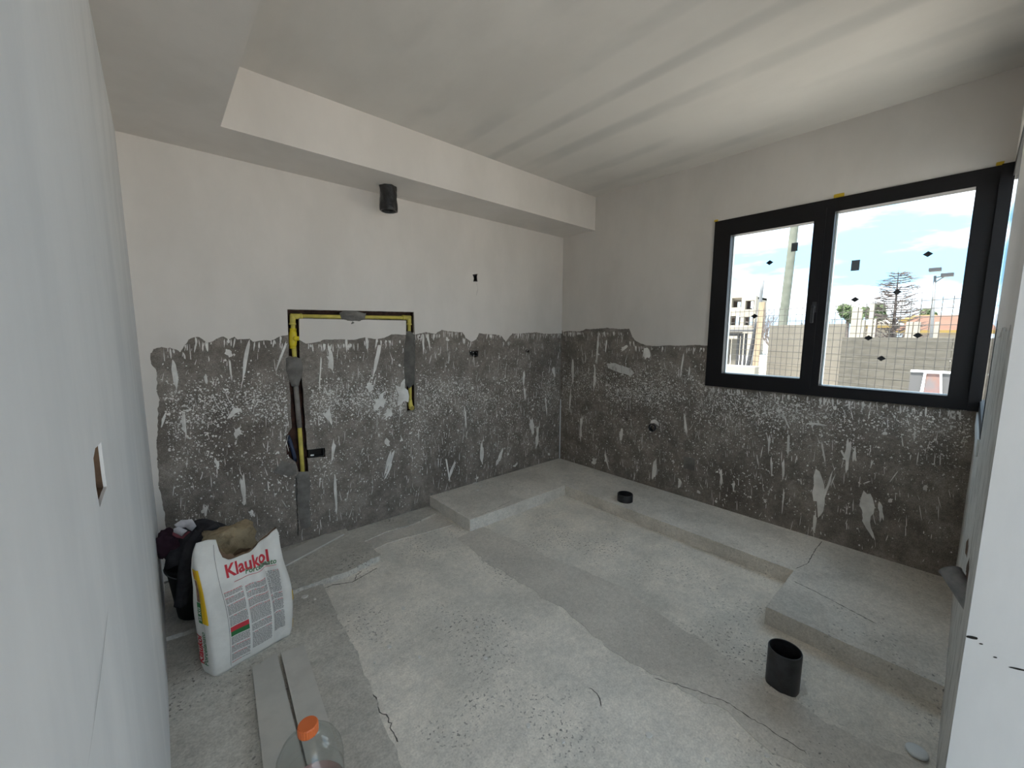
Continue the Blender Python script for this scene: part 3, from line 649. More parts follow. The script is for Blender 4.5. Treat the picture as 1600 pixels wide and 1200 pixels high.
tile('tile_strip', [(-2.44, -.095), (-2.545, -.006), (-2.87, -.105), (-2.86, -.27)], .035, 'short grey tile piece lying against the back wall', .010)

# ---- adhesive sack
A0 = Vector((-3.290, -.975, .014)); A1 = Vector((-2.965, -.905, .014))
bu = (A1-A0).normalized(); bn = Vector((bu.y, -bu.x, 0)); BW = (A1-A0).length; BT = .10
sack = empty('cement_sack', 'white printed adhesive sack standing open by the left wall', 'sack')
def bagz(px, py):
    d = ray(px, py); t = (A0-CAM).dot(bn)/d.dot(bn); v = CAM+d*t; return ((v-A0).dot(bu), v.z)
top_px = [(333, 846), (349, 846), (352, 862), (356, 873), (366, 877), (380, 872), (396, 866), (410, 856), (422, 843), (432, 834), (441, 829), (452, 836), (459, 846)]
TOP = [bagz(*p) for p in top_px]
def htop(s):
    s = max(TOP[0][0], min(TOP[-1][0], s))
    for a, b in zip(TOP, TOP[1:]):
        if a[0] <= s <= b[0]: return a[1]+(b[1]-a[1])*(s-a[0])/(b[0]-a[0]+1e-9)
    return TOP[-1][1]
PER = [BW, BT, BW, BT]
def bagpt(s, z, off=0.):
    """s: metres round the sack from the front-left edge (negative = left side)"""
    per = 2*(BW+BT); s = (s+per) % per; rc = .018
    # rectangle point with rounded corners
    t = s
    if t < BW: u, v, nu, nv = t, 0, 0, -1
    elif t < BW+BT: u, v, nu, nv = BW, t-BW, 1, 0
    elif t < 2*BW+BT: u, v, nu, nv = BW-(t-BW-BT), BT, 0, 1
    else: u, v, nu, nv = 0, BT-(t-2*BW-BT), -1, 0
    for cu, cv, su, sv in ((0, 0, 1, 1), (BW, 0, -1, 1), (BW, BT, -1, -1), (0, BT, 1, -1)):
        du, dv_ = (u-cu)*su, (v-cv)*sv
        if du < rc and dv_ < rc:
            ou, ov = du-rc, dv_-rc; l = math.hypot(ou, ov) or 1; ou, ov = ou/l, ov/l
            u, v = cu+su*(rc+ou*rc), cv+sv*(rc+ov*rc); nu, nv = ou*su, ov*sv
    zz_ = z-.014; f = max(0, min(1, zz_/.52))
    bulge = .012*math.sin(math.pi*min(1, zz_/.40))*(1 if abs(nv) > .5 else .6)
    # folds: diagonal creases on the upper right, soft dents lower down
    wr = .008*noise.noise(Vector((u*14+3, zz_*5, v*8)))
    wr += .0095*math.sin((u-.14)*70+zz_*9)*max(0, min(1, (zz_-.12)/.2))*max(0, min(1, (u-.14)/.07))*(1 if nv < .5 else .4)
    wr += -.010*math.exp(-((u-.27+zz_*.06)/.012)**2)*max(0, min(1, zz_/.15)) if nv < .5 else 0
    d = bulge+wr
    taper = 1-.35*max(0, (f-.55)/.45)**1.3          # the mouth narrows front to back
    pv = BT*.5+(v+nv*d-BT*.5)*taper+.02*f
    pu = u+nu*d+.006*math.sin(zz_*9)
    if zz_ < .03: k = .92+.08*zz_/.03; pv = BT*.5+(pv-BT*.5)*k; pu = BW/2+(pu-BW/2)*(.97+.03*zz_/.03)
    pu -= .20*max(0, pv)*(1-u/BW)
    P_ = A0+bu*pu-bn*pv; P_.z = z
    return P_+(bu*nu-bn*nv*1.0)*off if off else P_
per = 2*(BW+BT); NS, NV = 96, 44
def tops(s):
    t = s % per
    if t < BW: return htop(t)
    if t < BW+BT: f = (t-BW)/BT; return htop(BW)+(.50-htop(BW))*f
    if t < 2*BW+BT: f = (t-BW-BT)/BW; return .50-.03*f+.012*math.sin(f*17)
    f = (t-2*BW-BT)/BT; return .47+(htop(0)-.47)*f
bm = bmesh.new(); rings = []
for j in range(NV+1):
    ring = []
    for k in range(NS):
        s = per*k/NS; z = .014+(tops(s)-.014)*(j/NV); ring.append(bm.verts.new(bagpt(s, z)))
    rings.append(ring)
for A, Bq in zip(rings, rings[1:]):
    for k in range(NS): bm.faces.new((A[k], A[(k+1) % NS], Bq[(k+1) % NS], Bq[k]))
bm.faces.new(rings[0][::-1])
bag = obj('paper_bag', bm, 'paper_white', sack, True)
md = bag.modifiers.new('thick', 'SOLIDIFY'); md.thickness = .0015; md.offset = -1
# torn kraft lining at the mouth and the powder inside
bm = bmesh.new(); rings = []
for j in range(9):
    ring = []
    for k in range(NS):
        s = per*k/NS; t0 = tops(s)+(.012*noise.noise(Vector((s*40, 1, 0)))+.006)*(1 if j == 8 else 0)
        if .03 < s < .13: t0 += .018*(j == 8)
        p = bagpt(s, .26+(min(t0, .6)-.26)*j/8, -.006); ring.append(bm.verts.new(p))
    rings.append(ring)
for A, Bq in zip(rings, rings[1:]):
    for k in range(NS): bm.faces.new((A[k], A[(k+1) % NS], Bq[(k+1) % NS], Bq[k]))
lin = obj('kraft_lining', bm, 'kraft', sack, True); lin['label'] = 'torn brown inner paper at the sack mouth'
bm = bmesh.new(); ring = [bm.verts.new(bagpt(per*k/NS, .40, -.007)) for k in range(NS)]; cc = bm.verts.new(A0+bu*BW/2-bn*BT*.55+Vector((0, 0, .43)))
for k in range(NS): bm.faces.new((ring[k], ring[(k+1) % NS], cc))
obj('powder', bm, 'mortar', sack, True)
def print_on(name, polys, m, off=.0012, lab=None):
    V, Fc = [], []
    for q in polys:
        i0 = len(V); V += [bagpt(s, z, off) for s, z in q]; Fc.append(tuple(range(i0, i0+len(q))))
    o = rawobj(name, V, Fc, m, bag)
    if lab: o['label'] = lab
    return o
def strip_quads(s0, z0, s1, z1, slope=0., n=14, mz=1):
    out = []
    for i in range(n):
        a = s0+(s1-s0)*i/n; b = s0+(s1-s0)*(i+1)/n
        for j in range(mz):
            c0 = z0+(z1-z0)*j/mz; c1 = z0+(z1-z0)*(j+1)/mz
            out.append([(a, c0+slope*(a-s0)), (b, c0+slope*(b-s0)), (b, c1+slope*(b-s0)), (a, c1+slope*(a-s0))])
    return out
def text_on(body, s, z, size, m, bold=0., rot=0., name='lettering', shear=0., lab=None, sx=1., slope=0.):
    cu = bpy.data.curves.new(name, 'FONT'); cu.body = body; cu.size = size; cu.offset = bold; cu.resolution_u = 3; cu.shear = shear
    tmp = bpy.data.objects.new(name, cu); COL.objects.link(tmp); dg = bpy.context.evaluated_depsgraph_get()
    me = bpy.data.meshes.new_from_object(tmp.evaluated_get(dg)); bpy.data.objects.remove(tmp)
    bm = bmesh.new(); bm.from_mesh(me); bpy.data.meshes.remove(me)
    bmesh.ops.triangulate(bm, faces=bm.faces); 
    for _ in range(2):
        le = [e for e in bm.edges if e.calc_length() > .009]
        if le: bmesh.ops.subdivide_edges(bm, edges=le, cuts=1); bmesh.ops.triangulate(bm, faces=bm.faces)
    c, sn = math.cos(rot), math.sin(rot)
    for v in bm.verts: 
        x, y = v.co.x*sx, v.co.y
        if rot == 0: y += slope*x
        v.co = bagpt(s+x*c-y*sn, z+x*sn+y*c, .0016)
    me = bpy.data.meshes.new(name); bm.to_mesh(me); bm.free(); me.materials.append(MATS[m])
    o = bpy.data.objects.new(name, me); COL.objects.link(o); o.parent = bag
    if lab: o['label'] = lab
    return o
kz = bagz(359, 905); ks = max(.05, kz[0])
text_on('Klaukol', ks, kz[1], .083, 'print_red', bold=.0022, lab='red Klaukol lettering', sx=.70, slope=-.02)
pz = bagz(389, 899); text_on('Porcelanato', pz[0], pz[1], .036, 'print_green', bold=.0006, shear=.2, lab='green Porcelanato lettering', sx=.72, slope=-.02)
a = bagz(370, 911); print_on('rule_line', strip_quads(a[0], a[1], .285, a[1]+.002, .0, 20), 'print_red')
# columns of unreadable small print, built of word-sized dashes
R = random.Random(77); words, reds = [], []
def column(s0, s1, z1, z0, gap=None):
    z = z1; k = 0
    while z > z0:
        if R.random() < .12 and k > 3: z -= .006; k = 0
        s = s0
        while s < s1-.003:
            l = R.uniform(.004, .014); e = min(s+l, s1)
            if gap and gap[0]-.004 < z < gap[1]+.004: break
            (reds if k == 0 and R.random() < .6 else words).append([(s, z), (e, z), (e, z+.0026), (s, z+.0026)]); s = e+.0016
        z -= .0052; k += 1
c1a = bagz(353, 935)[0]; c1b = bagz(383, 935)[0]; c2a = bagz(387, 935)[0]; c2b = bagz(419, 935)[0]; c3a = bagz(423, 935)[0]; c3b = bagz(440, 935)[0]
zb = bagz(368, 1000)[1]; zg0, zg1 = bagz(366, 992)[1], bagz(366, 977)[1]
column(c1a, c1b, bagz(360, 926)[1], .045, (zg0, zg1)); column(c2a, c2b, bagz(400, 912)[1], .06); column(c3a, c3b, bagz(430, 893)[1], bagz(430, 985)[1])
print_on('small_print', words, 'print_grey', .0011, 'columns of small grey print')['kind'] = 'stuff'
if reds: print_on('small_print', reds, 'print_red', .0011, 'small red headings')['kind'] = 'stuff'
print_on('red_band', strip_quads(c1a, (zg0+zg1)/2, c1b, zg1, 0, 8), 'print_red', .0014); print_on('green_band', strip_quads(c1a, zg0, c1b, (zg0+zg1)/2, 0, 8), 'print_green', .0014)
print_on('fold_line', strip_quads(c1a-.006, .03, c1a-.0045, htop(c1a)-.02, 0, 1, 24), 'print_grey', .0009)
for sL in (c1b+.002, c2b+.002): print_on('column_gap', strip_quads(sL, .05, sL+.003, bagz(390, 915)[1], 0, 1, 20), 'print_white', .0009)
# left gusset with the yellow and green label
yz0, yz1 = bagz(333, 976)[1], bagz(333, 889)[1]
print_on('yellow_panel', strip_quads(-.034, yz0, .0, yz1, 0, 10, 12), 'print_yellow', .0013)
print_on('yellow_panel', strip_quads(-.062, yz1-.05, -.034, yz1, 0, 6, 4), 'print_yellow', .0013)
print_on('brown_panel', strip_quads(-.058, bagz(333, 943)[1], -.036, yz1-.052, 0, 5, 6), 'print_brown', .0014)
print_on('green_panel', strip_quads(-.062, yz0-.004, -.034, bagz(333, 944)[1], 0, 6, 6), 'print_green', .0014)
print_on('orange_mark', [[(-.055, yz1-.036), (-.040, yz1-.040), (-.038, yz1-.018), (-.048, yz1-.010), (-.056, yz1-.020)]], 'print_orange', .0017)
text_on('25 KG', -.041, yz0+.006, .024, 'print_white', bold=.0006, rot=math.pi/2, lab='white 25 KG lettering')
text_on('Porcelanato', -.030, .06, .042, 'print_green', bold=.0005, rot=math.pi/2, sx=.78, lab='green Porcelanato lettering up the side')
text_on('Klaukol', -.062, .06, .055, 'print_red', bold=.0018, rot=math.pi/2, sx=.78, lab='red Klaukol lettering up the side')
for za, zb_ in ((.05, .09), (.19, .24)): print_on('yellow_trim', strip_quads(BW-.004, za, BW+.012, zb_, 0, 3, 4), 'print_yellow', .0012)

# ---- sand-coloured burlap heap behind the sack
def blobmesh(name, c, r, m, parent, seed, amp=.25, fs=6, sub=4, flat=None, squash=None):
    bm = bmesh.new(); bmesh.ops.create_icosphere(bm, subdivisions=sub, radius=1)
    for v in bm.verts:
        d = v.co.normalized(); k = 1+amp*noise.fractal(d*fs*.35+Vector((seed, 0, 0)), .9, 2.1, 5)
        p = Vector((d.x*r[0]*k, d.y*r[1]*k, d.z*r[2]*k)); v.co = Vector(c)+p
        if flat is not None and v.co.z < flat: v.co.z = flat+.002*noise.noise(v.co*30)**2
    return obj(name, bm, m, parent, True)
hp = empty('burlap_heap', 'sand coloured crumpled burlap sack slumped behind the white sack', 'sack')
bm = bmesh.new()
NSg, NVg = 56, 30; rings = []
for j in range(NVg+1):
    f = j/NVg; z = .035+.515*math.sin(f*math.pi/2)**.8 if f < 1 else .552; ring = []
    rad = (1-.25*f) if f < .75 else (1-.25*.75)*math.sqrt(max(0, 1-((f-.75)/.25)**2))
    for k in range(NSg):
        a = 2*math.pi*k/NSg; d = Vector((math.cos(a), math.sin(a), 0))
        kk = 1+.22*noise.fractal(Vector((d.x*1.7, d.y*1.7, z*6+4)), .9, 2.1, 4)
        x = -3.175+.125*rad*kk*d.x+.012*f; y = -.665+.085*rad*kk*d.y
        ring.append(bm.verts.new((max(x, -W+.012), y, z+.03*f*noise.noise(Vector((x*16, y*16, 2))))))
    rings.append(ring)
for ring in rings[6:]:
    for v in ring: v.co += Vector((v.co.x+3.175, v.co.y+.665, .02)).normalized()*.016*(noise.fractal(v.co*26, .8, 2.2, 4))
for A, Bq in zip(rings, rings[1:]):
    for k in range(NSg): bm.faces.new((A[k], A[(k+1) % NSg], Bq[(k+1) % NSg], Bq[k]))
bm.faces.new(rings[0][::-1])
obj('burlap_body', bm, 'burlap', hp, True)
R = random.Random(5); V, Fc = [], []
for i in range(240):      # frayed hem on the left
    a = R.uniform(math.pi*.75, math.pi*1.35); z = .20+.16*R.random(); x = -3.175+.132*math.cos(a); y = -.665+.09*math.sin(a); l = R.uniform(.04, .10); o = len(V); dx = R.uniform(-.018, .012); wv = R.uniform(.0012, .004)
    x = max(x, -W+.02)
    V += [(x-wv, y, z), (x+wv, y-.002, z), (x+wv+dx*.5, y-.014, z-l*.55), (x-wv+dx*.5, y-.012, z-l*.55), (x+dx, y-.010, z-l)]
    Fc += [(o, o+1, o+2, o+3), (o+3, o+2, o+4)]
tag(rawobj('frayed_hem', V, Fc, 'burlap', hp), kind='stuff')

# ---- black bucket with dark clothes
bk = empty('bucket', 'black bucket in the corner under the dark clothes', 'bucket')
bc_ = Vector((-3.292, -.40, .035))
bm = bmesh.new(); lathe(bm, [(.0005, .004), (.098, .004), (.100, 0), (.128, .262), (.134, .264), (.134, .276), (.126, .276), (.096, .012), (.0005, .012)], bc_, 40); obj('bucket_body', bm, 'bucket_black', bk, True)
bm = bmesh.new(); pts = [bc_+Vector((.135*math.cos(a), .135*math.sin(a)-.002, .262-.018*math.sin(a-math.pi) if False else .272-.03*max(0, math.sin(-a)))) for a in [math.pi+i*math.pi/20 for i in range(21)]]; tube(bm, pts, .003, 8); obj('bail_wire', bm, 'metal_grey', bk, True)
jk = empty('jacket', 'dark jacket heaped over the bucket with a sleeve hanging down', 'clothing')
bm = bmesh.new(); n1, n2 = 72, 30; rings = []
for j in range(n2+1):
    f = j/n2; ring = []
    for k in range(n1):
        a = 2*math.pi*k/n1; d = Vector((math.cos(a), math.sin(a)))
        r_ = .004+.142*math.sin(f*math.pi/2)
        fold = 1+.13*math.sin(a*5+2.5*f*3)*f+.16*noise.noise(Vector((d.x*1.8, d.y*1.8, f*3)))
        z = .51-.155*f**2.2+.03*noise.noise(Vector((d.x*2.6*f, d.y*2.6*f, 5)))+.012*math.sin(a*9+f*8)*f
        x = bc_.x+.006+r_*fold*d.x; y = bc_.y-.01+r_*fold*d.y*1.05
        if x < -W+.012: x = -W+.012
        if x > -3.28 and y > -.52 and x+.0 > -3.19: z -= .03*max(0, (x+3.19)/.08)
        ring.append(bm.verts.new((x, y, z)))
    rings.append(ring)
for A, Bq in zip(rings, rings[1:]):
    for k in range(n1): bm.faces.new((A[k], A[(k+1) % n1], Bq[(k+1) % n1], Bq[k]))
jb = obj('jacket_body', bm, 'black_fabric', jk, True); md = jb.modifiers.new('thick', 'SOLIDIFY'); md.thickness = .008
def cloth_strip(name, px_pts, y0s, widths, m, parent, th=.012, seed=1):
    """hanging strap: ribbon with real thickness through points seen in the wall plane y"""
    bm = bmesh.new(); rows = []
    P3 = [on(px, py, 1, y) for (px, py), y in zip(px_pts, y0s)]
    for i in range(len(P3)-1):
        for s in range(6):
            f = s/6; p = P3[i].lerp(P3[i+1], f); wd = widths[i]+(widths[i+1]-widths[i])*f; d = (P3[i+1]-P3[i]).normalized(); side = Vector((d.z, 0, -d.x)); side = side if side.x > 0 else -side
            row = []
            for k in range(9):
                g = k/8-.5; bul = th*math.cos(g*math.pi)+.006*noise.noise(p*25+Vector((g*5, seed, 0)))
                row.append(bm.verts.new(p+side*(wd*g)+Vector((0, -bul, 0))))
            rows.append(row)
    for A, Bq in zip(rows, rows[1:]):
        for k in range(8): bm.faces.new((A[k], A[k+1], Bq[k+1], Bq[k]))
    o = obj(name, bm, m, parent, True); mdd = o.modifiers.new('thick', 'SOLIDIFY'); mdd.thickness = .008; mdd.offset = 0; return o
cloth_strip('sleeve', [(312, 830), (304, 848), (296, 872), (290, 900), (286, 925), (281, 950)], [-.50, -.55, -.57, -.575, -.57, -.56], [.075, .085, .075, .06, .05, .045], 'black_fabric', jk, .02, 2)
cloth_strip('sleeve', [(338, 820), (325, 832), (314, 848), (308, 868), (304, 890)], [-.52, -.56, -.585, -.59, -.585], [.035, .065, .06, .05, .02], 'black_fabric', jk, .016, 3)
blobmesh('plum_lining', on(262, 850, 1, -.47), (.05, .05, .07), 'plum_fabric', jk, 4, .3)
rg = empty('printed_rag', 'crumpled white and dark red printed cloth on top of the clothes', 'cloth')
def crumple(name, px_poly, y, m, parent, seed, amp=.02):
    pts = [on(px, py, 1, y) for px, py in px_poly]
    return lumpy(name, rag([(p.x, p.z) for p in pts], .015, .003, seed), 'y', y, -amp, m, parent, seed, .008, .9)
crumple('rag_fold', [(272, 820), (283, 813), (300, 811), (307, 822), (300, 830), (290, 824), (278, 826)], -.50, 'rag_white', rg, 51)
crumple('rag_fold', [(271, 826), (279, 823), (293, 829), (284, 838), (271, 832)], -.51, 'rag_white', rg, 52, .018)
crumple('rag_stripe', [(270, 831), (284, 839), (294, 830), (298, 831), (286, 842), (276, 840), (269, 836)], -.512, 'rag_red', rg, 53, .012)
# lens shaped white patch on the dark cloth
v = on(308, 876, 1, -.605)

# ---- loose chips
def chip(px, py, r, z, seed, lab, grp='loose plaster chips on the floor', asp=1.0):
    x, y = Z(px, py, z+.003); R = random.Random(seed)
    q = [(x+r*asp*math.cos(k*.7854)*R.uniform(.7, 1.15), y+r*math.sin(k*.7854)*R.uniform(.7, 1.15)) for k in range(8)]
    bm = plate([q], 'z', z+.005, z)
    tag(obj('plaster_chip', bm, 'chip'), lab, 'plaster chip', grp)
for i, (px, py, r, z) in enumerate(((630, 950, .010, 0), (608, 1010, .012, 0), (758, 1028, .009, 0), (825, 1133, .010, 0), (1014, 1148, .013, 0), (880, 1158, .007, 0), (655, 1026, .008, 0), (585, 1035, .006, 0), (1198, 1180, .009, 0.0026), (1105, 1187, .008, 0), (745, 979, .007, 0), (690, 950, .006, 0))):
    chip(px, py, r, z, i, 'small white plaster chip lying loose on the bare concrete floor')
for i, (px, py, r) in enumerate(((742, 754, .014), (751, 760, .013), (746, 766, .010))): chip(px, py, r, HP, 60+i, ('white plaster chip on the plinth, nearest the back wall of three', 'white plaster chip on the plinth, rightmost of three', 'smallest white plaster chip on the plinth, nearest its front edge')[i], 'plaster chips on the plinth', 1.5)
chip(476, 932, .017, .014, 70, 'pale lump of plaster on the screed right of the sack', None); chip(492, 936, .008, .014, 71, 'tiny pale crumb right of the sack beside a plaster lump', None)
for i, (px, py, r) in enumerate(((270, 968, .022), (293, 963, .018), (280, 964, .014))): chip(px, py, r, .05 if py < 0 else .014, 80+i, ('white plaster flake below the bucket, nearest the left wall', 'white plaster flake below the bucket, nearest the sack', 'smallest white plaster flake below the bucket, between two larger ones')[i], 'plaster flakes by the bucket', 1.4)
chip(303, 977, .03, .014, 84, 'large white plaster flake beside the left edge of the sack', None, 1.2)
cx, cy = Z(1448, 1182, .01)
bm = bmesh.new(); lathe(bm, [(.0005, 0), (.029, 0), (.031, .003), (.031, .008), (.029, .011), (.0005, .012)], (cx, cy+.025, .0026), 32); tag(obj('plastic_cap', bm, 'white_plastic', None, True), 'round white plastic cap on the floor by the wall end', 'cap')

# ---- big clear bottle with an orange cap
bt = empty('water_bottle', 'large clear plastic bottle with an orange cap in the foreground', 'bottle')
bz = .0425; bxy = (-3.110, -1.785)
prof = [(.0005, .006), (.06, .004), (.088, .0), (.095, .012), (.095, .05), (.092, .055), (.095, .06), (.095, .10), (.092, .105), (.095, .11), (.095, .155), (.090, .185), (.076, .215), (.056, .238), (.036, .254), (.024, .262), (.022, .278)]
bm = bmesh.new(); lathe(bm, prof, (bxy[0], bxy[1], bz), 48); bo = obj('bottle_body', bm, 'clear_plastic', bt, True)
bm = bmesh.new(); n = 48; z0 = bz+.255; rings = []
for r, z in ((.027, 0), (.028, .002), (.028, .026), (.026, .030), (.0005, .0305)):
    rings.append([bm.verts.new((bxy[0]+(r+(.0012 if 0 < z < .028 and k % 2 else 0))*math.cos(2*math.pi*k/n), bxy[1]+(r+(.0012 if 0 < z < .028 and k % 2 else 0))*math.sin(2*math.pi*k/n), z0+z)) for k in range(n)])
for A, Bq in zip(rings, rings[1:]):
    for k in range(n): bm.faces.new((A[k], A[(k+1) % n], Bq[(k+1) % n], Bq[k]))
obj('cap', bm, 'orange_cap', bt)
bm = bmesh.new(); lathe(bm, [(.0958, .015), (.0958, .045)], (bxy[0], bxy[1], bz), 48); obj('label', bm, 'label_pink', bt, True)

# ================================================================== OUTDOORS
GZ = -.15
bm = bmesh.new(); box(bm, (-60, -90, GZ-.3), (140, 110, GZ)); g = struct(obj('ground', bm, 'ground_dust'), 'dusty bare ground outside')
g['kind'] = 'structure'
def at(px, py, X): return on(px, py, 0, X)
# precast boundary walls: panels stacked between posts
def precast(name, label, X, ya, yb, ztop, rows, m, plen, xb=None):
    r = empty(name, label, 'boundary wall'); L_ = yb-ya; n = max(1, round(abs(L_)/plen)); h = (ztop-GZ)/rows
    xb = X if xb is None else xb
    me = None
    for i in range(n):
        y0 = ya+L_*i/n; y1 = ya+L_*(i+1)/n; xa = X+(xb-X)*i/n; xc = X+(xb-X)*(i+1)/n
        for j in range(rows):
            bm = bmesh.new(); dz = .006*((i*7+j*3) % 3-1)
            box(bm, (0, -abs(y1-y0)/2+.0005, 0), (.06, abs(y1-y0)/2-.0005, h-.001), .012)
            o = obj('panel', bm, m, r); o.location = (xa+dz, (y0+y1)/2, GZ+h*j); o.rotation_euler = (0, 0, math.atan2(-(xc-xa), y1-y0) if y1 > y0 else math.atan2(xc-xa, y0-y1))
    return r
rw0, rw1 = at(1316, 528, 10.5), at(1600, 530, 10.5)
precast('precast_wall', 'rough grey precast boundary wall behind the fence on the right', 10.5, rw0.y, rw1.y-1, rw0.z+.02, 6, 'precast_grey', 1.9)
lw0, lw1 = at(1186, 508, 14), at(1322, 516, 12.5)
precast('precast_wall', 'smoother beige boundary wall behind the fence on the left', 14, lw0.y, lw1.y, lw0.z, 4, 'precast_light', 2.4, 12.5)
# welded wire fence
fa, fb = at(1540, 520, 7.0), at(1095, 520, 9.6)
fence = empty('wire_fence', 'welded wire mesh fence with square openings before the walls', 'fence')
fd = Vector((fb.x-fa.x, fb.y-fa.y, 0)); fl = fd.length; fd.normalize(); ft = 2.2
bm = bmesh.new(); nf = Vector((fd.y, -fd.x, 0)); rwi = .0065
def wire(a, b, up_=False):
    a, b = Vector(a), Vector(b); d = (b-a).normalized(); s1 = nf*rwi; s2 = d.cross(nf).normalized()*rwi
    v = [bm.verts.new(p+q) for p in (a, b) for q in (s1, s2, -s1, -s2)]
    for k in range(4): bm.faces.new((v[k], v[(k+1) % 4], v[4+(k+1) % 4], v[4+k]))
base = Vector((fa.x, fa.y, 0)); k = 0
while k*.15 < fl:
    p = base+fd*(k*.15); wire((p.x, p.y, GZ), (p.x, p.y, ft)); k += 1
k = 0
while GZ+.05+k*.15 < ft:
    z = GZ+.05+k*.15; wire((fa.x, fa.y, z), (base.x+fd.x*fl, base.y+fd.y*fl, z)); k += 1
tag(obj('wire_mesh', bm, 'wire', fence), kind='stuff')
for s in (.05, fl-.05):
    p = base+fd*s; bm = bmesh.new(); tube(bm, [(p.x+.03, p.y, GZ), (p.x+.03, p.y, ft+.05)], .02, 10); obj('fence_post', bm, 'metal_grey', fence)
# low pale wall by the gate
a, b = at(1110, 577, 6.0), at(1180, 573, 6.0)
bm = bmesh.new(); box(bm, (6.0, b.y, GZ), (6.25, a.y+1.0, b.z), .02); tag(obj('low_wall', bm, 'facade'), 'low cream masonry wall at the lower left of the window view', 'wall')
# gate
gt = empty('yard_gate', 'dark metal yard gate with a thin canopy left of the wire fence', 'gate'); X = 13
for px0, px1 in ((1152.5, 1155.5), (1158, 1160.5), (1164, 1167)):
    a = at(px0, 521, X); b = at(px1, 521, X); bm = bmesh.new(); box(bm, (X, b.y, GZ), (X+.1, a.y, a.z)); obj('gate_post', bm, 'metal_dark', gt)
a = at(1128, 515, X); b = at(1180, 518, X); bm = bmesh.new(); box(bm, (X-.3, b.y, a.z-.08), (X+.6, a.y+1.5, a.z), .01); obj('canopy', bm, 'board_grey', gt)
for px0, px1, m in ((1128, 1140, 'precast_grey'), (1142, 1151, 'precast_light')):
    a = at(px0, 530, X); b = at(px1, 530, X); bm = bmesh.new(); box(bm, (X+.1, b.y, GZ), (X+.16, a.y, a.z)); obj('gate_panel', bm, m, gt)
a = at(1138, 519, X); b = at(1158, 525, X); bm = bmesh.new(); box(bm, (X+.02, b.y, b.z), (X+.12, a.y+1, a.z), .01); obj('gate_lintel', bm, 'metal_dark', gt)
def leaning(name, p0, p1, X, r0, r1, m, label, cat, n=12, X1=None):
    a = at(*p0, X); b = at(*p1, X1 or X); bm = bmesh.new(); d = (b-a); k = 8
    t = (GZ-a.z)/d.z if d.z else 0
    a2 = a+d*t if a.z > GZ else a
    tube(bm, [a2+(b-a2)*i/k for i in range(k+1)], [r0+(r1-r0)*i/k for i in range(k+1)], n); return tag(obj(name, bm, m, None, True), label, cat)
# timber plank and dark brace
a, b = at(1181, 565, 12.0), at(1191, 472, 12.0)
bm = bmesh.new(); d = (b-a).normalized(); a2 = a+(b-a)*((GZ-a.z)/(b.z-a.z))
for p in (a2, b):
    pass
s = Vector((0, .085, 0)); e = Vector((.03, 0, 0)); v = [bm.verts.new(p+q) for p in (a2, b) for q in (-s-e, s-e, s+e, -s+e)]
for k in range(4): bm.faces.new((v[k], v[(k+1) % 4], v[4+(k+1) % 4], v[4+k]))
bm.faces.new(v[:4][::-1]); bm.faces.new(v[4:]); tag(obj('timber_plank', bm, 'wood_pale'), 'pale timber plank standing at the left end of the beige wall', 'plank')
leaning('metal_brace', (1169, 570), (1184, 498), 12.2, .07, .06, 'metal_dark', 'dark metal brace leaning left of the pale plank', 'brace')
leaning('utility_pole', (1219, 540), (1249, 290), 17, .185, .14, 'pole_concrete', 'thick pale utility pole leaning a little behind the left pane', 'pole', 16)
leaning('thin_pole', (1181, 530), (1192, 438), 19, .10, .065, 'metal_grey', 'slim grey pole rising beside the pale building', 'pole')
# unfinished apartment block
bd = empty('apartment_block', 'unfinished cream apartment block with open window bays', 'building'); X = 34
def bay(px0, py0, px1, py1): a = at(px0, py0, X); b = at(px1, py1, X); return rect(b.y, b.z, a.y, a.z)
a = at(1080, 440, X); b = at(1182, 462, X)
fac = [(b.y, GZ), (b.y, b.z), (at(1140, 451, X).y, at(1140, 451, X).z), (a.y, a.z), (a.y, GZ)]
bays = [bay(1144, 466, 1158, 480), bay(1165, 470, 1178, 483), bay(1141, 494, 1156, 508), bay(1163, 495, 1177, 508), bay(1120, 463, 1137, 478), bay(1117, 493, 1134, 508)]
obj('facade', plate([fac]+bays, 'x', X, X+.4), 'facade', bd)
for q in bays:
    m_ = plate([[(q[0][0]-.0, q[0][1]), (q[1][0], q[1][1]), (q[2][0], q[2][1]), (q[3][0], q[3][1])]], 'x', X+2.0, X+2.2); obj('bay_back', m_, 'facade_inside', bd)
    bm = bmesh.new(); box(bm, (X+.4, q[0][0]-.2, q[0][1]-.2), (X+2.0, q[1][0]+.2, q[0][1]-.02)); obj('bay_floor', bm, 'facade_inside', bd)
bm = bmesh.new(); box(bm, (X+.4, b.y, GZ), (X+2.6, b.y+.3, b.z-.1)); obj('side_wall', bm, 'facade', bd)
bm = bmesh.new(); box(bm, (X+.4, b.y, b.z-.25), (X+2.6, a.y, b.z-.05)); obj('roof_slab', bm, 'facade', bd)
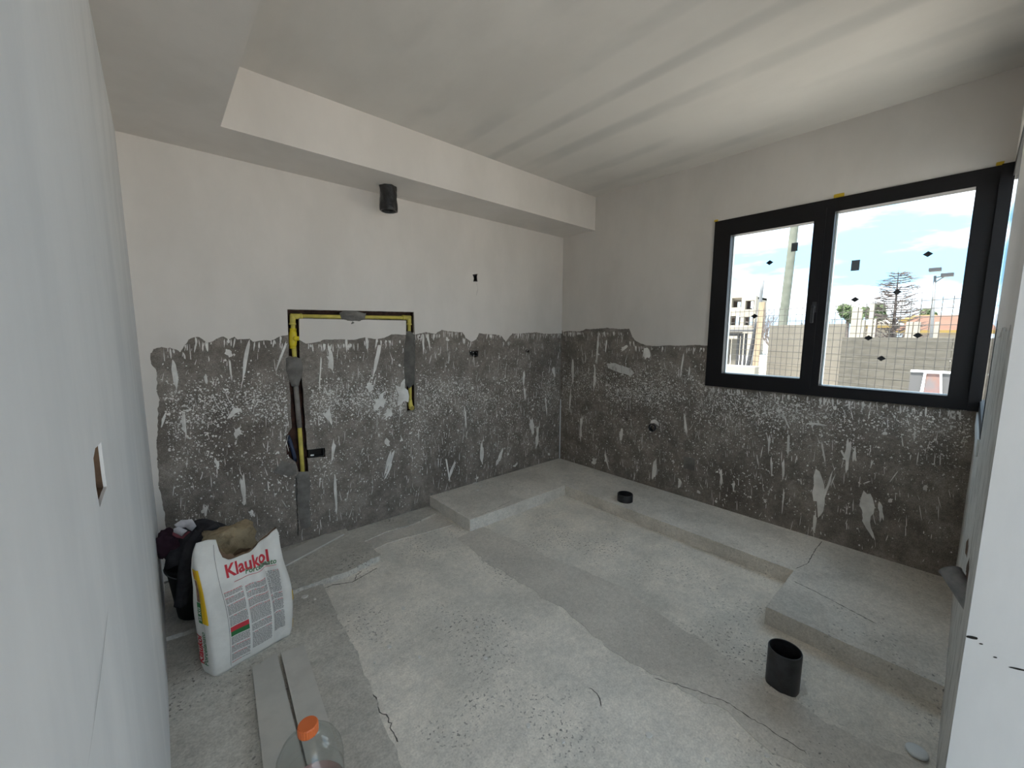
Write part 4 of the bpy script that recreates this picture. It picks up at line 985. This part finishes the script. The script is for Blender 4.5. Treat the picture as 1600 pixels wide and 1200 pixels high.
# trees
def branchy(name, base, h, seed, label, spread=.35, lv=4, m='bark', r0=None, nb=4):
    R = random.Random(seed); V, Fc = [], []
    def limb(p, d, l, r, lev):
        n = 4; q = p+d*l; o = len(V); u = d.orthogonal().normalized(); w_ = d.cross(u)
        for c_, rr in ((p, r), (q, r*.6)):
            for k in range(n): a = k*math.pi/2; V.append(c_+(u*math.cos(a)+w_*math.sin(a))*rr)
        for k in range(n): Fc.append((o+k, o+(k+1) % n, o+n+(k+1) % n, o+n+k))
        if lev == 0: return
        for i in range(nb):
            nd = (d+Vector((R.gauss(0, spread), R.gauss(0, spread), R.uniform(-.05, .45)))).normalized()
            limb(p+d*l*R.uniform(.45, 1), nd, l*R.uniform(.55, .8), r*.55, lev-1)
    limb(Vector(base), Vector((0, 0, 1)), h*.35, r0 or h*.014, lv)
    return tag(rawobj(name, V, Fc, m), label, 'tree', 'trees beyond the walls')
a = at(1208, 470, 26); branchy('bare_tree', (26, a.y, GZ), a.z-GZ+.6, 3, 'leafless pale tree just left of the utility pole', .45, 5, 'bark_pale', .08)
a = at(1257, 478, 24); branchy('bare_tree', (24, a.y, GZ), a.z-GZ+.5, 4, 'leafless pale tree just right of the utility pole', .5, 5, 'bark_pale', .08)
a = at(1300, 492, 24); branchy('bare_tree', (24, a.y, GZ), a.z-GZ+.4, 8, 'small leafless shrub tree at the left edge of the right pane', .5, 4, 'bark_pale', .05)
# bare conifer with drooping whorls
X = 30; a = at(1394, 545, X); b = at(1404.5, 418, X); R = random.Random(9); bm = bmesh.new()
base_ = Vector((X, a.y, GZ)); topv = Vector((X, b.y, b.z)); Hc = topv.z-GZ
tube(bm, [base_.lerp(topv, i/10) for i in range(11)], [.16*(1-i/10.5) for i in range(11)], 7)
tr1 = empty('bare_conifer', 'tall bare conifer with thin whorled branches behind the right wall', 'tree', group='trees beyond the walls'); obj('trunk', bm, 'bark', tr1, True)
bm = bmesh.new()
for i in range(34):
    f = .16+.8*i/34; c_ = base_.lerp(topv, f); ln = 2.3*(1-f)**.75+.15
    for j in range(6):
        an = R.uniform(0, 6.28); l = ln*R.uniform(.6, 1.1); d = Vector((math.cos(an), math.sin(an), 0))
        tube(bm, [c_, c_+d*l*.5+Vector((0, 0, -.02*l)), c_+d*l+Vector((0, 0, .18*l))], [.034, .026, .012], 4, False)
        for q in range(4): 
            t = R.uniform(.3, 1); pp = c_+d*l*t+Vector((0, 0, .1*l*t*t)); tube(bm, [pp, pp+d*.25+Vector((R.uniform(-.25, .25), R.uniform(-.25, .25), R.uniform(-.1, .12)))], [.018, .008], 3, False)
tag(obj('branches', bm, 'bark', tr1), kind='stuff')
def leafy(name, spots, X, label, m='needle_green', leaf=.16, nleaf=900, seed=2):
    R = random.Random(seed); r = empty(name, label, 'tree', group='trees beyond the walls'); V, Fc = [], []
    for (px, py, rp) in spots:
        c_ = at(px, py, X); rr = abs(at(px+rp, py, X).y-c_.y)
        for i in range(nleaf):
            d = Vector((R.gauss(0, 1), R.gauss(0, 1), R.gauss(0, .7))).normalized()*rr*R.random()**.45; p = c_+d; o = len(V)
            u = Vector((R.gauss(0, 1), R.gauss(0, 1), R.gauss(0, 1))).normalized(); w_ = u.orthogonal().normalized(); s_ = leaf*R.uniform(.5, 1.2)
            V += [p-u*s_, p+w_*s_*.35, p+u*s_, p-w_*s_*.35]; Fc.append((o, o+1, o+2, o+3))
    tag(rawobj('foliage', V, Fc, m, r), kind='stuff')
    px, py, rp = spots[0]; c_ = at(px, py, X); bm = bmesh.new(); tube(bm, [(X, c_.y, GZ), (X, c_.y, c_.z)], [.18, .08], 7); obj('trunk', bm, 'bark', r)
leafy('pine_tree', ((1326, 489, 14), (1318, 483, 9), (1336, 497, 12)), 28, 'grey-green pine behind the white posts, left of two', seed=3)
leafy('pine_tree', ((1371, 484, 13), (1362, 490, 13), (1352, 487, 10), (1374, 493, 12)), 40, 'brighter green pine beside the bare conifer', seed=4)
leafy('round_tree', ((1447, 489, 11), (1456, 492, 8)), 76, 'dark round treetop beyond the red roofs', leaf=.3, nleaf=500, seed=5)
# floodlight mast
X = 26; a = at(1456, 545, X); b = at(1461, 431, X); mast = empty('floodlight_mast', 'slim floodlight mast with two lamps right of the bare conifer', 'lamp post')
bm = bmesh.new(); tube(bm, [(X, a.y, GZ), (X, b.y, b.z)], [.085, .05], 8); obj('mast_pole', bm, 'metal_grey', mast, True)
bm = bmesh.new(); tube(bm, [(X, b.y, b.z-.35), (X, b.y-.35, b.z-.05)], .03, 6); tube(bm, [(X, b.y, b.z-.1), (X, b.y-.45, b.z-.02)], .03, 6); obj('mast_arm', bm, 'metal_grey', mast)
for dy, dz in ((.02, .28), (-.42, -.02)):
    bm = bmesh.new(); box(bm, (X-.25, b.y+dy-.22, b.z+dz-.06), (X+.25, b.y+dy+.22, b.z+dz+.10), .02); obj('floodlight', bm, 'metal_dark', mast)
# white posts behind the grey wall
for i, (px, py, wd, lab) in enumerate(((1333.5, 480, .17, 'broad white post, leftmost behind the grey wall'), (1343, 483, .10, 'white post close to the broad leftmost post'), (1348, 500, .10, 'short cream post between the two pines'), (1361, 474, .11, 'tall cream post before the brighter pine'), (1367, 497, .05, 'thin cream post right of the tall cream post'),
                                      (1418, 503, .16, 'white post below the yellow roof edge, left of a pair'), (1430, 503, .15, 'white post below the yellow roof edge, right of a pair'), (1462, 503, .10, 'thin cream post right of the floodlight mast'))):
    X = 19; a = at(px, py, X); bm = bmesh.new(); box(bm, (X, a.y-wd, GZ), (X+wd*1.5, a.y+wd*.2, a.z), .01); tag(obj('white_post', bm, 'facade'), lab, 'post', 'pale posts behind the grey wall')
# houses with red roofs, far right
def house(pxa, pxb, py_top, py_eave, X, label, depth=9, m='roof_red', fas=True):
    a = at(pxa, py_eave, X); b = at(pxb, py_eave, X); t = at(pxa, py_top, X+depth/2); r = empty('far_house', label, 'house', group='houses on the skyline')
    y0, y1 = b.y, a.y; ze = a.z; zt = t.z
    v = [(X, y0, ze), (X, y1, ze), (X+depth/2, y1-.8, zt), (X+depth/2, y0+.8, zt), (X+depth, y0, ze), (X+depth, y1, ze), (X, y0, ze-.25), (X, y1, ze-.25), (X+depth, y0, ze-.25), (X+depth, y1, ze-.25)]
    rawobj('roof', v, [(0, 1, 2, 3), (3, 2, 5, 4), (0, 3, 4), (1, 5, 2), (6, 7, 1, 0), (8, 9, 5, 4), (6, 0, 4, 8), (7, 1, 5, 9), (6, 7, 9, 8)], m, r)
    bm = bmesh.new(); box(bm, (X+.5, y0+.4, GZ), (X+depth-.5, y1-.4, ze-.2)); obj('house_wall', bm, 'facade' if fas else 'roof_red', r)
    if fas: bm = bmesh.new(); box(bm, (X-.1, y0, ze-.3), (X, y1, ze)); obj('fascia', bm, 'fascia_yellow', r)
house(1404, 1475, 493, 500, 55, 'far house with a yellow eave and ochre roof behind the posts', m='fascia_yellow')
house(1400, 1560, 494, 516, 44, 'long red roofed house on the skyline at the right')
house(1340, 1396, 498, 508, 56, 'small pale house behind the pines', m='facade')
# board with a poster close to the window
X = 6.6; a = at(1423, 580, X); b = at(1490, 583, X); c_ = at(1423, 640, X)
bb = empty('poster_board', 'grey board with a white framed reddish poster outside the right pane', 'board')
bm = bmesh.new(); box(bm, (X, b.y-.1, GZ), (X+.05, a.y, a.z)); obj('board_panel', bm, 'board_grey', bb)
bm = bmesh.new(); box(bm, (X-.02, b.y-.1, a.z-.01), (X+.07, a.y, a.z+.025)); obj('top_rail', bm, 'sill_white', bb)
p = [at(*q, X-.03) for q in ((1444, 580), (1472, 581), (1472, 640), (1432, 640))]
obj('poster_frame', plate([[(q.y, q.z) for q in p], [(p[0].y-.03, p[0].z-.035), (p[1].y+.025, p[1].z-.035), (p[2].y+.025, p[2].z), (p[3].y-.05, p[3].z)]], 'x', X-.04, X-.005), 'sill_white', bb)
obj('poster_sheet', plate([[(q.y, q.z) for q in p]], 'x', X-.02, X-.004), 'poster', bb)
